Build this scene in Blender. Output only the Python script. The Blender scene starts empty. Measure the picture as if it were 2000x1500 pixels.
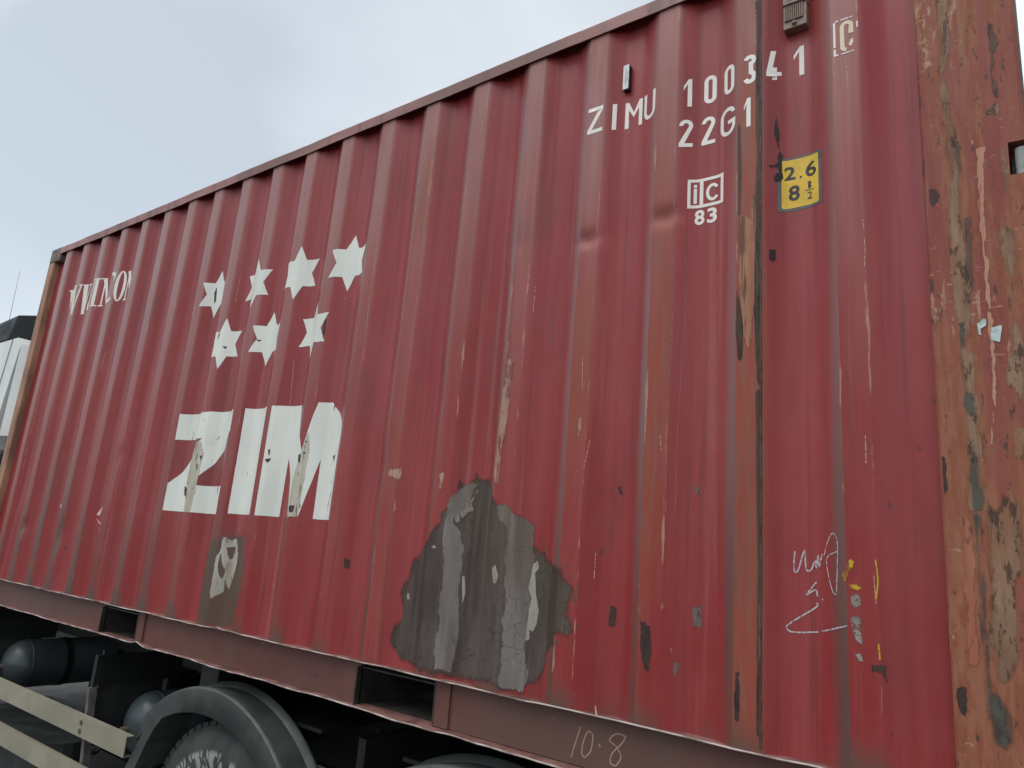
import bpy, bmesh, math, random
from mathutils import Vector, Matrix, noise
from mathutils.geometry import tessellate_polygon
random.seed(7)
R = math.radians
scene = bpy.context.scene
C = scene.collection
ZB = 1.22                      # height of the container's underside above the road

# ------------------------------------------------------------------ camera
cam = bpy.data.cameras.new('camera'); cam_o = bpy.data.objects.new('camera', cam); C.objects.link(cam_o)
cam.sensor_fit = 'HORIZONTAL'; cam.sensor_width = 36.0; cam.lens = 1390.4 / 2000 * 36.0
cam.clip_start = 0.05; cam.clip_end = 3000
yaw, pitch, roll = -0.64375, 0.22886, 0.08104
fw = Vector((math.sin(yaw) * math.cos(pitch), math.cos(yaw) * math.cos(pitch), math.sin(pitch)))
rt = Vector((math.cos(yaw), -math.sin(yaw), 0)); up = rt.cross(fw)
rt2 = math.cos(roll) * rt + math.sin(roll) * up; up2 = -math.sin(roll) * rt + math.cos(roll) * up
m = Matrix((rt2, up2, -fw)).transposed().to_4x4(); m.translation = Vector((6.0155, -1.9848, 0.6198 + ZB))
cam_o.matrix_world = m
scene.camera = cam_o

# ------------------------------------------------------------------ sky, sun, exposure
SUN_EL, SUN_ROT = R(60), R(195)
w = bpy.data.worlds.new('World'); scene.world = w; w.use_nodes = True
nt = w.node_tree; nt.nodes.clear()
def wn(t, **k):
    n = nt.nodes.new(t)
    for a, b in k.items(): setattr(n, a, b)
    return n
sky = wn('ShaderNodeTexSky', sky_type='NISHITA', sun_disc=False, sun_elevation=SUN_EL, sun_rotation=SUN_ROT)
bg1 = wn('ShaderNodeBackground'); bg1.inputs['Strength'].default_value = 0.05
nt.links.new(sky.outputs[0], bg1.inputs[0])
tc = wn('ShaderNodeTexCoord')
mp = wn('ShaderNodeMapping'); mp.inputs['Scale'].default_value = (1.0, 1.0, 1.9); mp.inputs['Location'].default_value = (0.35, 0.1, 0.12)
nt.links.new(tc.outputs['Generated'], mp.inputs[0])
n1 = wn('ShaderNodeTexNoise'); n1.inputs['Scale'].default_value = 1.2; n1.inputs['Detail'].default_value = 4; n1.inputs['Roughness'].default_value = .38
n1.inputs['Distortion'].default_value = .3
nt.links.new(mp.outputs[0], n1.inputs[0])
cr = wn('ShaderNodeValToRGB'); e = cr.color_ramp.elements
e[0].position = .36; e[0].color = (.47, .505, .52, 1); e[1].position = .58; e[1].color = (.84, .875, .875, 1)
nt.links.new(n1.outputs[0], cr.inputs[0])
bg2 = wn('ShaderNodeBackground'); bg2.inputs['Strength'].default_value = 1.1
nt.links.new(cr.outputs[0], bg2.inputs[0])
ad = wn('ShaderNodeAddShader'); wo = wn('ShaderNodeOutputWorld')
nt.links.new(bg1.outputs[0], ad.inputs[0]); nt.links.new(bg2.outputs[0], ad.inputs[1]); nt.links.new(ad.outputs[0], wo.inputs[0])
sun = bpy.data.lights.new('sun', 'SUN'); sun.energy = 1.5; sun.angle = R(50); sun.color = (1, .97, .93)
sun_o = bpy.data.objects.new('sun', sun); C.objects.link(sun_o)
sd = Vector((math.sin(SUN_ROT) * math.cos(SUN_EL), math.cos(SUN_ROT) * math.cos(SUN_EL), math.sin(SUN_EL)))   # towards the sun
sun_o.rotation_euler = sd.to_track_quat('Z', 'Y').to_euler()
vs = scene.view_settings; vs.view_transform = 'Standard'; vs.look = 'None'; vs.exposure = 0.0; vs.gamma = 1.0; vs.use_curve_mapping = False

# ------------------------------------------------------------------ helpers
OFF = {}
def thing(name, label, cat, loc, group=None):
    o = bpy.data.objects.new(name, None); C.objects.link(o); o.empty_display_size = .2
    o.location = (loc[0], loc[1], loc[2] + ZB); o['label'] = label; o['category'] = cat
    if group: o['group'] = group
    OFF[o.name] = Vector(loc); return o
def obj(name, bm, mat, parent=None, smooth=False, recalc=True):
    """link a bmesh built in container coordinates as one mesh object"""
    if recalc: bmesh.ops.recalc_face_normals(bm, faces=bm.faces)
    off = OFF[parent.name] if parent else Vector((0, 0, -ZB))
    for v in bm.verts: v.co -= off
    me = bpy.data.meshes.new(name); bm.to_mesh(me); bm.free()
    if smooth:
        for p in me.polygons: p.use_smooth = True
        if recalc: me.set_sharp_from_angle(angle=R(38))
    me.materials.append(mat)
    o = bpy.data.objects.new(name, me); C.objects.link(o)
    if parent: o.parent = parent
    OFF[o.name] = off.copy(); return o
def box(bm, x0, x1, y0, y1, z0, z1, bev=0.0):
    vs_ = [bm.verts.new((x, y, z)) for x in (x0, x1) for y in (y0, y1) for z in (z0, z1)]
    fs = [bm.faces.new([vs_[i] for i in q]) for q in ((0, 1, 3, 2), (4, 6, 7, 5), (0, 4, 5, 1), (2, 3, 7, 6), (0, 2, 6, 4), (1, 5, 7, 3))]
    if bev > 0:
        es = list({e for f in fs for e in f.edges})
        bmesh.ops.bevel(bm, geom=es, offset=bev, segments=2, profile=.5, affect='EDGES')
    return bm
def prism(bm, pts, axis, a0, a1):
    """extrude a closed 2D outline along an axis ('x': pts are (y,z); 'y': (x,z); 'z': (x,y))"""
    def P(p, a): return (a, p[0], p[1]) if axis == 'x' else (p[0], a, p[1]) if axis == 'y' else (p[0], p[1], a)
    A = [bm.verts.new(P(p, a0)) for p in pts]; B_ = [bm.verts.new(P(p, a1)) for p in pts]
    n = len(pts)
    for i in range(n): bm.faces.new((A[i], A[(i + 1) % n], B_[(i + 1) % n], B_[i]))
    for L in (A, B_):
        for t in tessellate_polygon([[v.co for v in L]]): bm.faces.new([L[i] for i in t])
    return bm
def cyl(bm, p0, p1, r, seg=24, r1=None):
    p0, p1 = Vector(p0), Vector(p1); d = p1 - p0
    mt = Matrix.Translation((p0 + p1) / 2) @ d.to_track_quat('Z', 'Y').to_matrix().to_4x4()
    bmesh.ops.create_cone(bm, cap_ends=True, segments=seg, radius1=r, radius2=r if r1 is None else r1, depth=d.length, matrix=mt); return bm
def lathe(bm, prof, c, axis, seg=64, close=False):
    """prof: list of (radius, along)"""
    rings = []
    for r, a in prof:
        ring = []
        for k in range(seg):
            t = 2 * math.pi * k / seg; u, v = r * math.cos(t), r * math.sin(t)
            q = (c[0] + u, c[1] + a, c[2] + v) if axis == 'y' else (c[0] + u, c[1] + v, c[2] + a)
            ring.append(bm.verts.new(q))
        rings.append(ring)
    pr = list(zip(rings, rings[1:])) + ([(rings[-1], rings[0])] if close else [])
    for a, b in pr:
        for k in range(seg): bm.faces.new((a[k], a[(k + 1) % seg], b[(k + 1) % seg], b[k]))
    return bm

# ------------------------------------------------------------------ materials
class M:
    def __init__(s, name, rough=.5, spec=.5, metal=0.0):
        s.m = bpy.data.materials.new(name); s.m.use_nodes = True; s.t = s.m.node_tree
        s.b = s.t.nodes['Principled BSDF']; s.b.inputs['Roughness'].default_value = rough
        s.b.inputs['Specular IOR Level'].default_value = spec; s.b.inputs['Metallic'].default_value = metal
        s._tc = None
    def n(s, t, **k):
        q = s.t.nodes.new(t)
        for a, b in k.items(): setattr(q, a, b)
        return q
    def put(s, sock, v):
        if isinstance(v, bpy.types.NodeSocket): s.t.links.new(v, sock)
        elif isinstance(v, (tuple, list)): sock.default_value = (*v, 1) if len(v) == 3 and sock.type == 'RGBA' else v
        else: sock.default_value = v
    def co(s):
        if s._tc is None: s._tc = s.n('ShaderNodeTexCoord')
        return s._tc.outputs['Object']
    def noise(s, scale, stretch=(1, 1, 1), detail=4, rough=.55, dist=0, seed=0.0):
        mp = s.n('ShaderNodeMapping'); mp.inputs['Scale'].default_value = stretch; mp.inputs['Location'].default_value = (seed, seed * 1.7, seed * .6)
        s.t.links.new(s.co(), mp.inputs[0]); q = s.n('ShaderNodeTexNoise'); s.t.links.new(mp.outputs[0], q.inputs[0])
        q.inputs['Scale'].default_value = scale; q.inputs['Detail'].default_value = detail; q.inputs['Roughness'].default_value = rough; q.inputs['Distortion'].default_value = dist
        return q.outputs[0]
    def vor(s, scale, stretch=(1, 1, 1), feature='DISTANCE_TO_EDGE', vec=None):
        mp = s.n('ShaderNodeMapping'); mp.inputs['Scale'].default_value = stretch; s.t.links.new(vec or s.co(), mp.inputs[0])
        q = s.n('ShaderNodeTexVoronoi', feature=feature); q.inputs['Scale'].default_value = scale; s.t.links.new(mp.outputs[0], q.inputs[0]); return q.outputs[0]
    def math(s, op, a, b=0.0, c=0.0):
        q = s.n('ShaderNodeMath', operation=op); s.put(q.inputs[0], a); s.put(q.inputs[1], b); s.put(q.inputs[2], c); return q.outputs[0]
    def step(s, v, a, b, lo=0.0, hi=1.0):
        q = s.n('ShaderNodeMapRange', interpolation_type='SMOOTHSTEP'); s.put(q.inputs[0], v); s.put(q.inputs[1], a); s.put(q.inputs[2], b); s.put(q.inputs[3], lo); s.put(q.inputs[4], hi); return q.outputs[0]
    def mix(s, f, a, b):
        q = s.n('ShaderNodeMix', data_type='RGBA'); s.put(q.inputs[0], f); s.put(q.inputs[6], a); s.put(q.inputs[7], b); return q.outputs[2]
    def alpha(s, scale=38, stretch=(1, 1, .4), amp=1.7, at=.36, soft=.10, rim=None, col=None, top=1.0):
        """flaked outline: the material ends where the distance to the traced edge, broken up by noise, runs out"""
        k = s.math('ADD', s.attr('sd'), s.math('MULTIPLY', s.math('SUBTRACT', s.noise(scale, stretch, 7, .7, seed=23), .5), amp))
        if rim: s.col(s.mix(s.step(k, at, at + .22, .75, 0), col, rim))
        tr = s.n('ShaderNodeBsdfTransparent'); mx = s.n('ShaderNodeMixShader'); s.put(mx.inputs[0], s.step(k, at - soft, at + soft, 0.0, top))
        s.t.links.new(tr.outputs[0], mx.inputs[1]); s.t.links.new(s.b.outputs[0], mx.inputs[2]); s.t.links.new(mx.outputs[0], s.t.nodes['Material Output'].inputs[0])
    def attr(s, name):
        q = s.n('ShaderNodeAttribute', attribute_name=name); return q.outputs['Fac']
    def col(s, v): s.put(s.b.inputs['Base Color'], v)
    def rough(s, v): s.put(s.b.inputs['Roughness'], v)
    def bump(s, h, strength=.2, dist=.002):
        q = s.n('ShaderNodeBump'); q.inputs['Strength'].default_value = strength; q.inputs['Distance'].default_value = dist
        s.t.links.new(h, q.inputs['Height']); s.t.links.new(q.outputs[0], s.b.inputs['Normal'])
def simple(name, c, rough=.5, var=.25, scale=6, spec=.5, stretch=(1, 1, 1), metal=0, bump=0, c2=None):
    a = M(name, rough, spec, metal); n = a.noise(scale, stretch, 6)
    d = c2 or tuple(x * (1 - var) for x in c); h = tuple(min(1, x * (1 + var * .6)) for x in c)
    a.col(a.mix(a.step(n, .35, .65), d, h))
    a.rough(a.step(a.noise(scale * 2.3, stretch, 4, seed=3), .3, .7, rough - .08, rough + .1))
    if bump: a.bump(a.noise(scale * 8, stretch, 5), bump)
    return a.m
RED = (.250, .024, .025); PINK = (.295, .046, .048); RUST = (.280, .066, .036); TAN = (.40, .24, .15)
def red_wall():
    a = M('weathered_red_paint', .42, .5)
    a.b.inputs['IOR'].default_value = 1.35; a.b.inputs['Coat Roughness'].default_value = .26; a.b.inputs['Coat IOR'].default_value = 1.30
    st = a.noise(9, (1, 1, .05), 6, .6); st2 = a.noise(40, (1, 1, .03), 4, .6, seed=5); big = a.noise(1.3, (1, 1, .5), 3, seed=2)
    v = a.math('ADD', a.math('MULTIPLY', st, .6), a.math('MULTIPLY', big, .4))
    c = a.mix(a.step(v, .40, .62), RED, PINK)
    c = a.mix(a.step(st2, .50, .72, 0, .55), c, (.15, .026, .026))
    c = a.mix(a.step(a.noise(17, (1, 1, .022), 5, .6, seed=83), .56, .70, 0, .5), c, (.34, .115, .105))
    c = a.mix(a.step(a.noise(2.4, (1, 1, .45), 5, .6, seed=85), .52, .70, 0, .5), c, (.16, .040, .036))
    c = a.mix(a.step(a.noise(30, (1, 1, .5), 8, .75, seed=87), .60, .72, 0, .45), c, (.15, .045, .04))
    c = a.mix(a.step(a.noise(3.3, (1, 1, .7), 6, .65, seed=91), .40, .70, .0, .10), c, (.29, .130, .112))
    # outer ribs mixed towards a paler pink, more so towards the top
    fd = a.attr('rib_pale'); c = a.mix(a.step(a.math('ADD', fd, a.math('MULTIPLY', a.noise(13, (1, 1, .06), 5, .6, seed=77), .6)), .35, 1.25, 0, .85), c, (.33, .185, .165))
    # orange-brown scuffing on the outer ribs
    ru = a.attr('rust'); nz = a.noise(26, (1, 1, .07), 7, .68, seed=11); nb = a.noise(3, (1, 1, .35), 3, seed=14)
    k = a.math('ADD', a.math('MULTIPLY', nz, 1.0), a.math('MULTIPLY', nb, 1.0))
    rm = a.step(a.math('ADD', k, ru), 1.34, 1.80)
    c = a.mix(a.math('MULTIPLY', rm, .78), c, a.mix(a.step(a.noise(60, (1, 1, .1), 5, seed=8), .4, .65), RUST, (.23, .092, .062)))
    # brown road film on the lower ribs and an olive-brown rusty stain
    di = a.attr('dirt'); dn = a.noise(5, (1, 1, .25), 5, seed=21)
    c = a.mix(a.math('MULTIPLY', a.step(a.math('ADD', dn, di), .72, 1.25), .88), c, (.105, .066, .050))
    # grey dust on the slopes that face the wind of travel, brown road dirt further down
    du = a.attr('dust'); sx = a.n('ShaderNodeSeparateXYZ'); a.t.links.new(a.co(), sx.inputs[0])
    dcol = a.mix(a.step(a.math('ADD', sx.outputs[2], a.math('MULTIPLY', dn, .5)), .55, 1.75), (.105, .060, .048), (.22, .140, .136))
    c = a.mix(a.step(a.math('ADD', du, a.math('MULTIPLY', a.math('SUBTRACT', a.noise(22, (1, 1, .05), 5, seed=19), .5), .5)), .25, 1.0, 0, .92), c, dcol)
    sn = a.attr('stain'); c = a.mix(a.step(a.math('ADD', sn, a.math('MULTIPLY', a.noise(16, (1, 1, .3), 6, .65, seed=25), .7)), .62, .90, 0, .9), c, (.088, .066, .046))
    # paint rubbed through here and there along the fold lines
    ed = a.attr('edge'); en = a.noise(90, (1, 1, .09), 6, .7, seed=31); eb = a.noise(3.1, (1, 1, .9), 4, .65, seed=33)
    ek = a.math('ADD', a.math('MULTIPLY', en, .7), a.math('MULTIPLY', eb, .7))
    c = a.mix(a.math('MULTIPLY', a.step(a.math('ADD', ek, a.math('MULTIPLY', ed, .19)), 1.02, 1.08), .6), c, (.48, .27, .20))
    # small scattered scrapes and dark specks
    sp = a.noise(38, (1, 1, .45), 2, .5, seed=41); sb = a.noise(1.7, (1, 1, 1), 2, seed=44)
    c = a.mix(a.math('MULTIPLY', a.step(a.math('ADD', sp, a.math('MULTIPLY', sb, .4)), 1.0, 1.03), .5), c, (.40, .21, .16))
    ds = a.noise(27, (1, 1, .6), 2, .5, seed=51)
    c = a.mix(a.math('MULTIPLY', a.step(ds, .735, .77), .55), c, (.07, .03, .03))
    a.col(c)
    a.rough(a.math('ADD', a.step(big, .3, .7, .36, .46), a.math('MULTIPLY', rm, .14)))
    a.put(a.b.inputs['Coat Weight'], a.math('SUBTRACT', .22, a.math('MULTIPLY', rm, .2)))
    a.bump(a.math('ADD', a.noise(120, (1, 1, .25), 4, seed=71), a.math('MULTIPLY', a.noise(7, (1, 1, .2), 3, seed=72), 2)), .12, .004)
    return a.m
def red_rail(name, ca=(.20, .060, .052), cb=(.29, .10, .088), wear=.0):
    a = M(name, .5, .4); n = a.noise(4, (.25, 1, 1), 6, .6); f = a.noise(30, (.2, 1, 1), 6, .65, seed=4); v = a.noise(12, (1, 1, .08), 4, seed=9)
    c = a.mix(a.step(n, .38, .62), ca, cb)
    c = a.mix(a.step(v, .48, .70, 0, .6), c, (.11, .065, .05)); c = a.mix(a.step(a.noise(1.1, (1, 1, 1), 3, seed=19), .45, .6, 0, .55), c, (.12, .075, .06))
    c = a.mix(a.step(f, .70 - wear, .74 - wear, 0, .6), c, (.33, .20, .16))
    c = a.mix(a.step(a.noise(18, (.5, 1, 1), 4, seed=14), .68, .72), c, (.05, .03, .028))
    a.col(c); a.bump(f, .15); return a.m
def post_red():
    a = M('scraped_rusty_red_post_paint', .5, .5); a.b.inputs['IOR'].default_value = 1.36
    n = a.noise(5, (1, 1, .15), 5); c = a.mix(a.step(n, .4, .62), (.225, .046, .036), (.26, .076, .052))
    sx = a.n('ShaderNodeSeparateXYZ'); a.t.links.new(a.co(), sx.inputs[0])
    low = a.step(sx.outputs[2], 1.9, .2)                         # rust gets heavier towards the foot of the post
    o = a.noise(26, (1, 1, .05), 8, .72, seed=3); ob = a.noise(4, (1, 1, .4), 3, seed=31)
    ok = a.math('ADD', a.math('MULTIPLY', o, .7), a.math('MULTIPLY', ob, .5)); ok = a.math('ADD', ok, a.math('MULTIPLY', low, .10))
    c = a.mix(a.step(ok, .55, .70, 0, .78), c, a.mix(a.step(a.noise(50, (1, 1, .2), 5, .7, seed=36), .4, .6), (.25, .085, .042), (.31, .135, .075)))
    t = a.noise(48, (1, 1, .06), 8, .75, seed=60); c = a.mix(a.step(a.math('ADD', a.math('MULTIPLY', t, .75), a.math('MULTIPLY', ob, .4)), .60, .74, 0, .6), c, (.30, .160, .096))
    q = a.noise(16, (1, 1, .07), 6, .65, seed=33); c = a.mix(a.step(q, .55, .70, 0, .7), c, (.10, .052, .040))
    s = a.noise(38, (1, 1, .30), 8, .78, seed=6); g = a.noise(4, (1, 1, .5), 2, seed=7)
    c = a.mix(a.step(a.math('ADD', s, a.math('MULTIPLY', g, .5)), .86, .91, 0, .8), c, (.40, .25, .17))
    d = a.noise(55, (1, 1, .35), 6, .7, seed=9); c = a.mix(a.step(d, .59, .65, 0, .85), c, (.07, .038, .032))
    h = a.noise(70, (.25, 1, 1.2), 5, .65, seed=12); c = a.mix(a.step(a.math('ADD', h, a.math('MULTIPLY', g, .3)), .80, .83, 0, .7), c, (.45, .27, .19))
    a.col(c); a.rough(a.step(ok, .5, .7, .42, .7)); a.bump(a.math('ADD', s, a.math('MULTIPLY', d, -1.0)), .5, .004); return a.m
def flaky(name, ca, cb, cc, dark, cover=1.0, rough=.7, stretch=(1, 1, .35), pit=.56, rim=None, sc=38, amp=1.25, soft=.10, ast=(1, 1, .4), top=1.0):
    """bare / scraped metal or primer: mottled, pitted; flakes off irregularly where cover < 1"""
    a = M(name, rough, .35); n = a.noise(12, stretch, 6, .6); f = a.noise(48, stretch, 6, .7, seed=5); g = a.noise(4, stretch, 3, seed=8)
    c = a.mix(a.step(n, .36, .62), ca, cb); c = a.mix(a.step(g, .5, .7, 0, .7), c, cc)
    v_ = a.noise(30, (1, 1, .12), 6, .7, seed=44); c = a.mix(a.step(v_, .52, .66, 0, .4), c, tuple(x * .55 for x in ca)); c = a.mix(a.step(v_, .45, .33, 0, .5), c, tuple(min(1, x * 1.3) for x in cb))
    c = a.mix(a.step(f, pit, pit + .06, 0, .85), c, dark)
    a.col(c); a.bump(f, .4, .003)
    a.alpha(scale=sc, stretch=ast, at=.10 + (1 - cover) * .9, amp=amp, soft=soft, rim=rim, col=c, top=top)
    return a.m
def white_paint(name, col=(.72, .735, .67), chip=.70, rough=.5):
    a = M(name, rough, .5); n = a.noise(6, (1, 1, .3), 4); c = a.mix(a.step(n, .35, .7), tuple(x * .88 for x in col), col)
    r = a.noise(3.5, (1, 1, .2), 5, seed=4); c = a.mix(a.step(r, .62, .75, 0, .55), c, (.52, .45, .30))
    f = a.noise(26, (1, 1, .25), 7, .7, seed=8); g = a.noise(2.6, seed=9)
    k = a.math('ADD', f, a.math('MULTIPLY', g, .35))
    c = a.mix(a.step(k, chip + .16, chip + .18), c, (.20, .07, .06)); a.col(c); a.bump(f, .08); return a.m
def chalky(name, col, cover=.62):
    a = M(name, .8, .2); a.col(col); k = a.noise(170, (1, 1, .8), 4, .6)
    tr = a.n('ShaderNodeBsdfTransparent'); mx = a.n('ShaderNodeMixShader'); a.put(mx.inputs[0], a.step(k, cover - .08, cover + .06, .05, .95))
    a.t.links.new(a.b.outputs[0], mx.inputs[1]); a.t.links.new(tr.outputs[0], mx.inputs[2]); a.t.links.new(mx.outputs[0], a.t.nodes['Material Output'].inputs[0]); return a.m
def cracked(name, ca, cb, brown, rim=None, edge=.0, soft=.07):
    a = M(name, .75, .2); n = a.noise(7, (1, 1, .3), 6, .6); c = a.mix(a.step(n, .36, .64), ca, cb)
    c = a.mix(a.step(a.noise(3.5, (1, 1, .4), 4, seed=5), .52, .68, 0, .75), c, brown)
    sk = a.noise(20, (1, 1, .05), 6, .6, seed=31); c = a.mix(a.step(sk, .50, .68, 0, .6), c, tuple(x * .62 for x in ca)); c = a.mix(a.step(sk, .46, .30, 0, .5), c, tuple(x * 1.25 for x in cb))
    wv = a.n('ShaderNodeTexNoise'); wv.inputs['Scale'].default_value = 25; a.t.links.new(a.co(), wv.inputs[0])
    ad_ = a.n('ShaderNodeMix', data_type='VECTOR'); ad_.inputs[0].default_value = .035; a.t.links.new(a.co(), ad_.inputs[4]); a.t.links.new(wv.outputs[1], ad_.inputs[5])
    cr_ = a.vor(26, (1, 1, .75), vec=ad_.outputs[1]); rg = a.noise(5, (1, 1, .6), 2, seed=12)
    ck = a.math('MULTIPLY', a.step(cr_, .0, .035, 1, 0), a.step(rg, .46, .58))
    c = a.mix(a.math('MULTIPLY', ck, .65), c, tuple(x * .35 for x in ca))
    s = a.noise(60, (1, 1, .3), 5, .7, seed=15); c = a.mix(a.step(s, .66, .70, 0, .6), c, tuple(min(1, x * 1.7) for x in cb))
    a.col(c); a.bump(a.math('SUBTRACT', s, ck), .25, .003); c = a.mix(a.step(a.attr('sd'), .9, .15, 0, edge), c, tuple(x * .5 for x in ca)); a.alpha(scale=30, at=.26, amp=2.2, soft=soft, rim=rim, col=c); a.col(c); return a.m

MAT = dict(
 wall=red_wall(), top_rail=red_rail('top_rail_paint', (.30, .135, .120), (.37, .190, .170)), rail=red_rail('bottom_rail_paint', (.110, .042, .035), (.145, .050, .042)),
 lip=simple('worn_rail_edge', (.36, .30, .285), .5, .4, 9, c2=(.13, .075, .065)), flange=simple('flange_paint', (.20, .10, .085), .55, .4, 10, c2=(.12, .05, .042)),
 post=post_red(), front_post=simple('rusty_orange_post', (.34, .185, .115), .7, .4, 9, stretch=(1, 1, .3), bump=.3),
 casting=simple('casting_steel', (.17, .125, .10), .65, .4, 14, bump=.3),
 white=white_paint('white_lettering_paint', chip=.655), white2=white_paint('white_marking_vinyl', (.80, .75, .69), .78),
 cream=white_paint('cream_check_digit', (.72, .60, .42), .62),
 patch_base=cracked('dark_bare_patch', (.064, .046, .040), (.108, .083, .073), (.085, .068, .050), edge=.15, soft=.26),
 patch_light=cracked('grey_cracked_primer', (.150, .130, .120), (.215, .194, .180), (.130, .088, .060), soft=.12),
 patch_pale=flaky('pale_primer_flakes', (.30, .27, .24), (.36, .33, .30), (.24, .19, .155), (.12, .09, .08), pit=.60),
 patch_ridge=flaky('crazed_ridge', (.20, .16, .13), (.30, .26, .21), (.16, .11, .08), (.03, .02, .02), pit=.52),
 white_patch=flaky('chalky_white_patch', (.33, .30, .245), (.43, .41, .36), (.22, .17, .135), (.14, .10, .08), pit=.57),
 scrape=flaky('pale_scrape', (.34, .20, .145), (.40, .25, .19), (.28, .12, .08), (.20, .05, .05), cover=.50, pit=.50, sc=60, amp=2.6, ast=(1, 1, .07)),
 tan=flaky('bare_tan_scrape', (.24, .135, .080), (.34, .215, .135), (.30, .12, .058), (.055, .034, .026), cover=.84, pit=.53, sc=75, amp=3.0, soft=.42, ast=(1, 1, .06), top=.80),
 tan_seam=flaky('tan_seam_rust', (.30, .125, .066), (.38, .19, .11), (.26, .085, .05), (.10, .05, .035), stretch=(1, 1, .06), cover=.92, pit=.55),
 orange=flaky('orange_scrape', (.31, .105, .06), (.36, .15, .085), (.26, .06, .045), (.11, .045, .035), pit=.56, cover=.9),
 teal=flaky('grey_green_corrosion', (.075, .074, .062), (.115, .112, .096), (.15, .10, .066), (.045, .04, .034), pit=.53, cover=.70, soft=.40, amp=2.6, sc=60, ast=(1, 1, .08), top=.78),
 peach=flaky('peach_scratch', (.42, .20, .13), (.46, .25, .17), (.36, .14, .08), (.28, .08, .05), stretch=(1, 1, .1), cover=.95),
 brown=flaky('brown_corrosion', (.10, .058, .046), (.14, .080, .062), (.12, .05, .038), (.04, .026, .024), cover=.8),
 dark=flaky('dark_flake', (.034, .021, .019), (.058, .032, .028), (.085, .03, .028), (.02, .014, .014), cover=.85, sc=95, amp=2.4),
 greyflake=flaky('grey_flake', (.14, .09, .085), (.17, .12, .115), (.16, .07, .07), (.06, .035, .035), cover=.9, sc=95, amp=2.4),
 black=flaky('burnt_black', (.012, .009, .012), (.024, .016, .02), (.02, .014, .016), (.005, .005, .005), cover=1.0, amp=.8, soft=.2),
 beige=flaky('dirty_beige_film', (.40, .37, .29), (.48, .45, .37), (.34, .27, .19), (.08, .05, .04), stretch=(1, 1, .2), pit=.56, cover=.9, sc=60), whitechip=flaky('dark_chip', (.045, .035, .032), (.08, .05, .045), (.12, .05, .045), (.02, .016, .016), cover=.95, sc=120, amp=1.6),
 seam_grime=flaky('dark_seam_rust', (.050, .032, .024), (.085, .055, .040), (.13, .065, .035), (.02, .015, .012), stretch=(1, 1, .08), cover=.68, soft=.40, amp=2.2, ast=(1, 1, .10)),
 smear=flaky('grey_smear', (.21, .185, .155), (.27, .265, .235), (.20, .09, .075), (.16, .035, .035), stretch=(1, 1, 1.4), cover=.72, pit=.50),
 paper=simple('torn_paper', (.50, .60, .58), .8, .3, 30), chalk=chalky('white_chalk', (.50, .46, .47), .57), yellow=flaky('yellow_chalk', (.52, .33, .02), (.58, .40, .06), (.45, .25, .02), (.22, .07, .02), cover=.72, pit=.50, sc=110, amp=2.6), yellow_line=chalky('yellow_line', (.55, .36, .03), .66), run=chalky('pale_run_line', (.36, .14, .13), .56), scratch=chalky('bare_edge_scratch', (.52, .30, .23), .58),
 pinkchalk=chalky('faded_chalk', (.38, .24, .20), .64),
 pinkchip=simple('pink_chip', (.66, .45, .42), .6, .2, 60), sticker=simple('yellow_sticker', (.66, .42, .022), .28, .12, 20), sticker_edge=simple('sticker_border', (.085, .082, .092), .5, .25, 20),
 ink=simple('black_print', (.015, .013, .010), .5, .2, 30), vent=simple('tan_vent_plastic', (.245, .165, .12), .55, .2, 14), vent_dark=simple('vent_shadow_mesh', (.03, .024, .024), .7, .3, 60),
 bolt=simple('bolt_steel', (.26, .20, .19), .45, .3, 40), black_plastic=simple('black_plastic', (.012, .012, .014), .5, .2, 20), tag_white=simple('tag_label', (.66, .66, .64), .5, .1, 50),
 hinge_grey=simple('grey_gasket', (.32, .34, .32), .6, .25, 20), dark_steel=simple('dark_steel', (.03, .03, .03), .6, .4, 8), floor=simple('container_floor', (.05, .035, .028), .8, .4, 4),
 chassis=simple('black_chassis_paint', (.010, .011, .012), .5, .4, 5), tank=simple('grey_blue_tank_paint', (.06, .075, .08), .36, .2, 5), plate=simple('worn_black_plate', (.028, .029, .028), .6, .4, 9), guard=simple('beige_guard_paint', (.285, .262, .200), .45, .14, 3, bump=.04),
 guard_post=simple('grey_guard_post', (.10, .09, .085), .5, .3, 18), mudguard=simple('grey_mudguard_plastic', (.050, .056, .053), .5, .35, 5, bump=.08), oval=simple('dusty_dark_tank', (.035, .042, .040), .6, .35, 6), rim=simple('dirty_wheel_steel', (.16, .155, .14), .6, .5, 9),
 cab_white=simple('white_cab_paint', (.66, .68, .65), .35, .1, 2), cab_dark=simple('dark_deflector', (.005, .007, .010), .5, .2, 3, spec=.18), glass=simple('dark_glass', (.01, .012, .014), .1, .1, 2),
 asphalt=simple('asphalt', (.042, .041, .040), .85, .35, 3, bump=.3))
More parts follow.
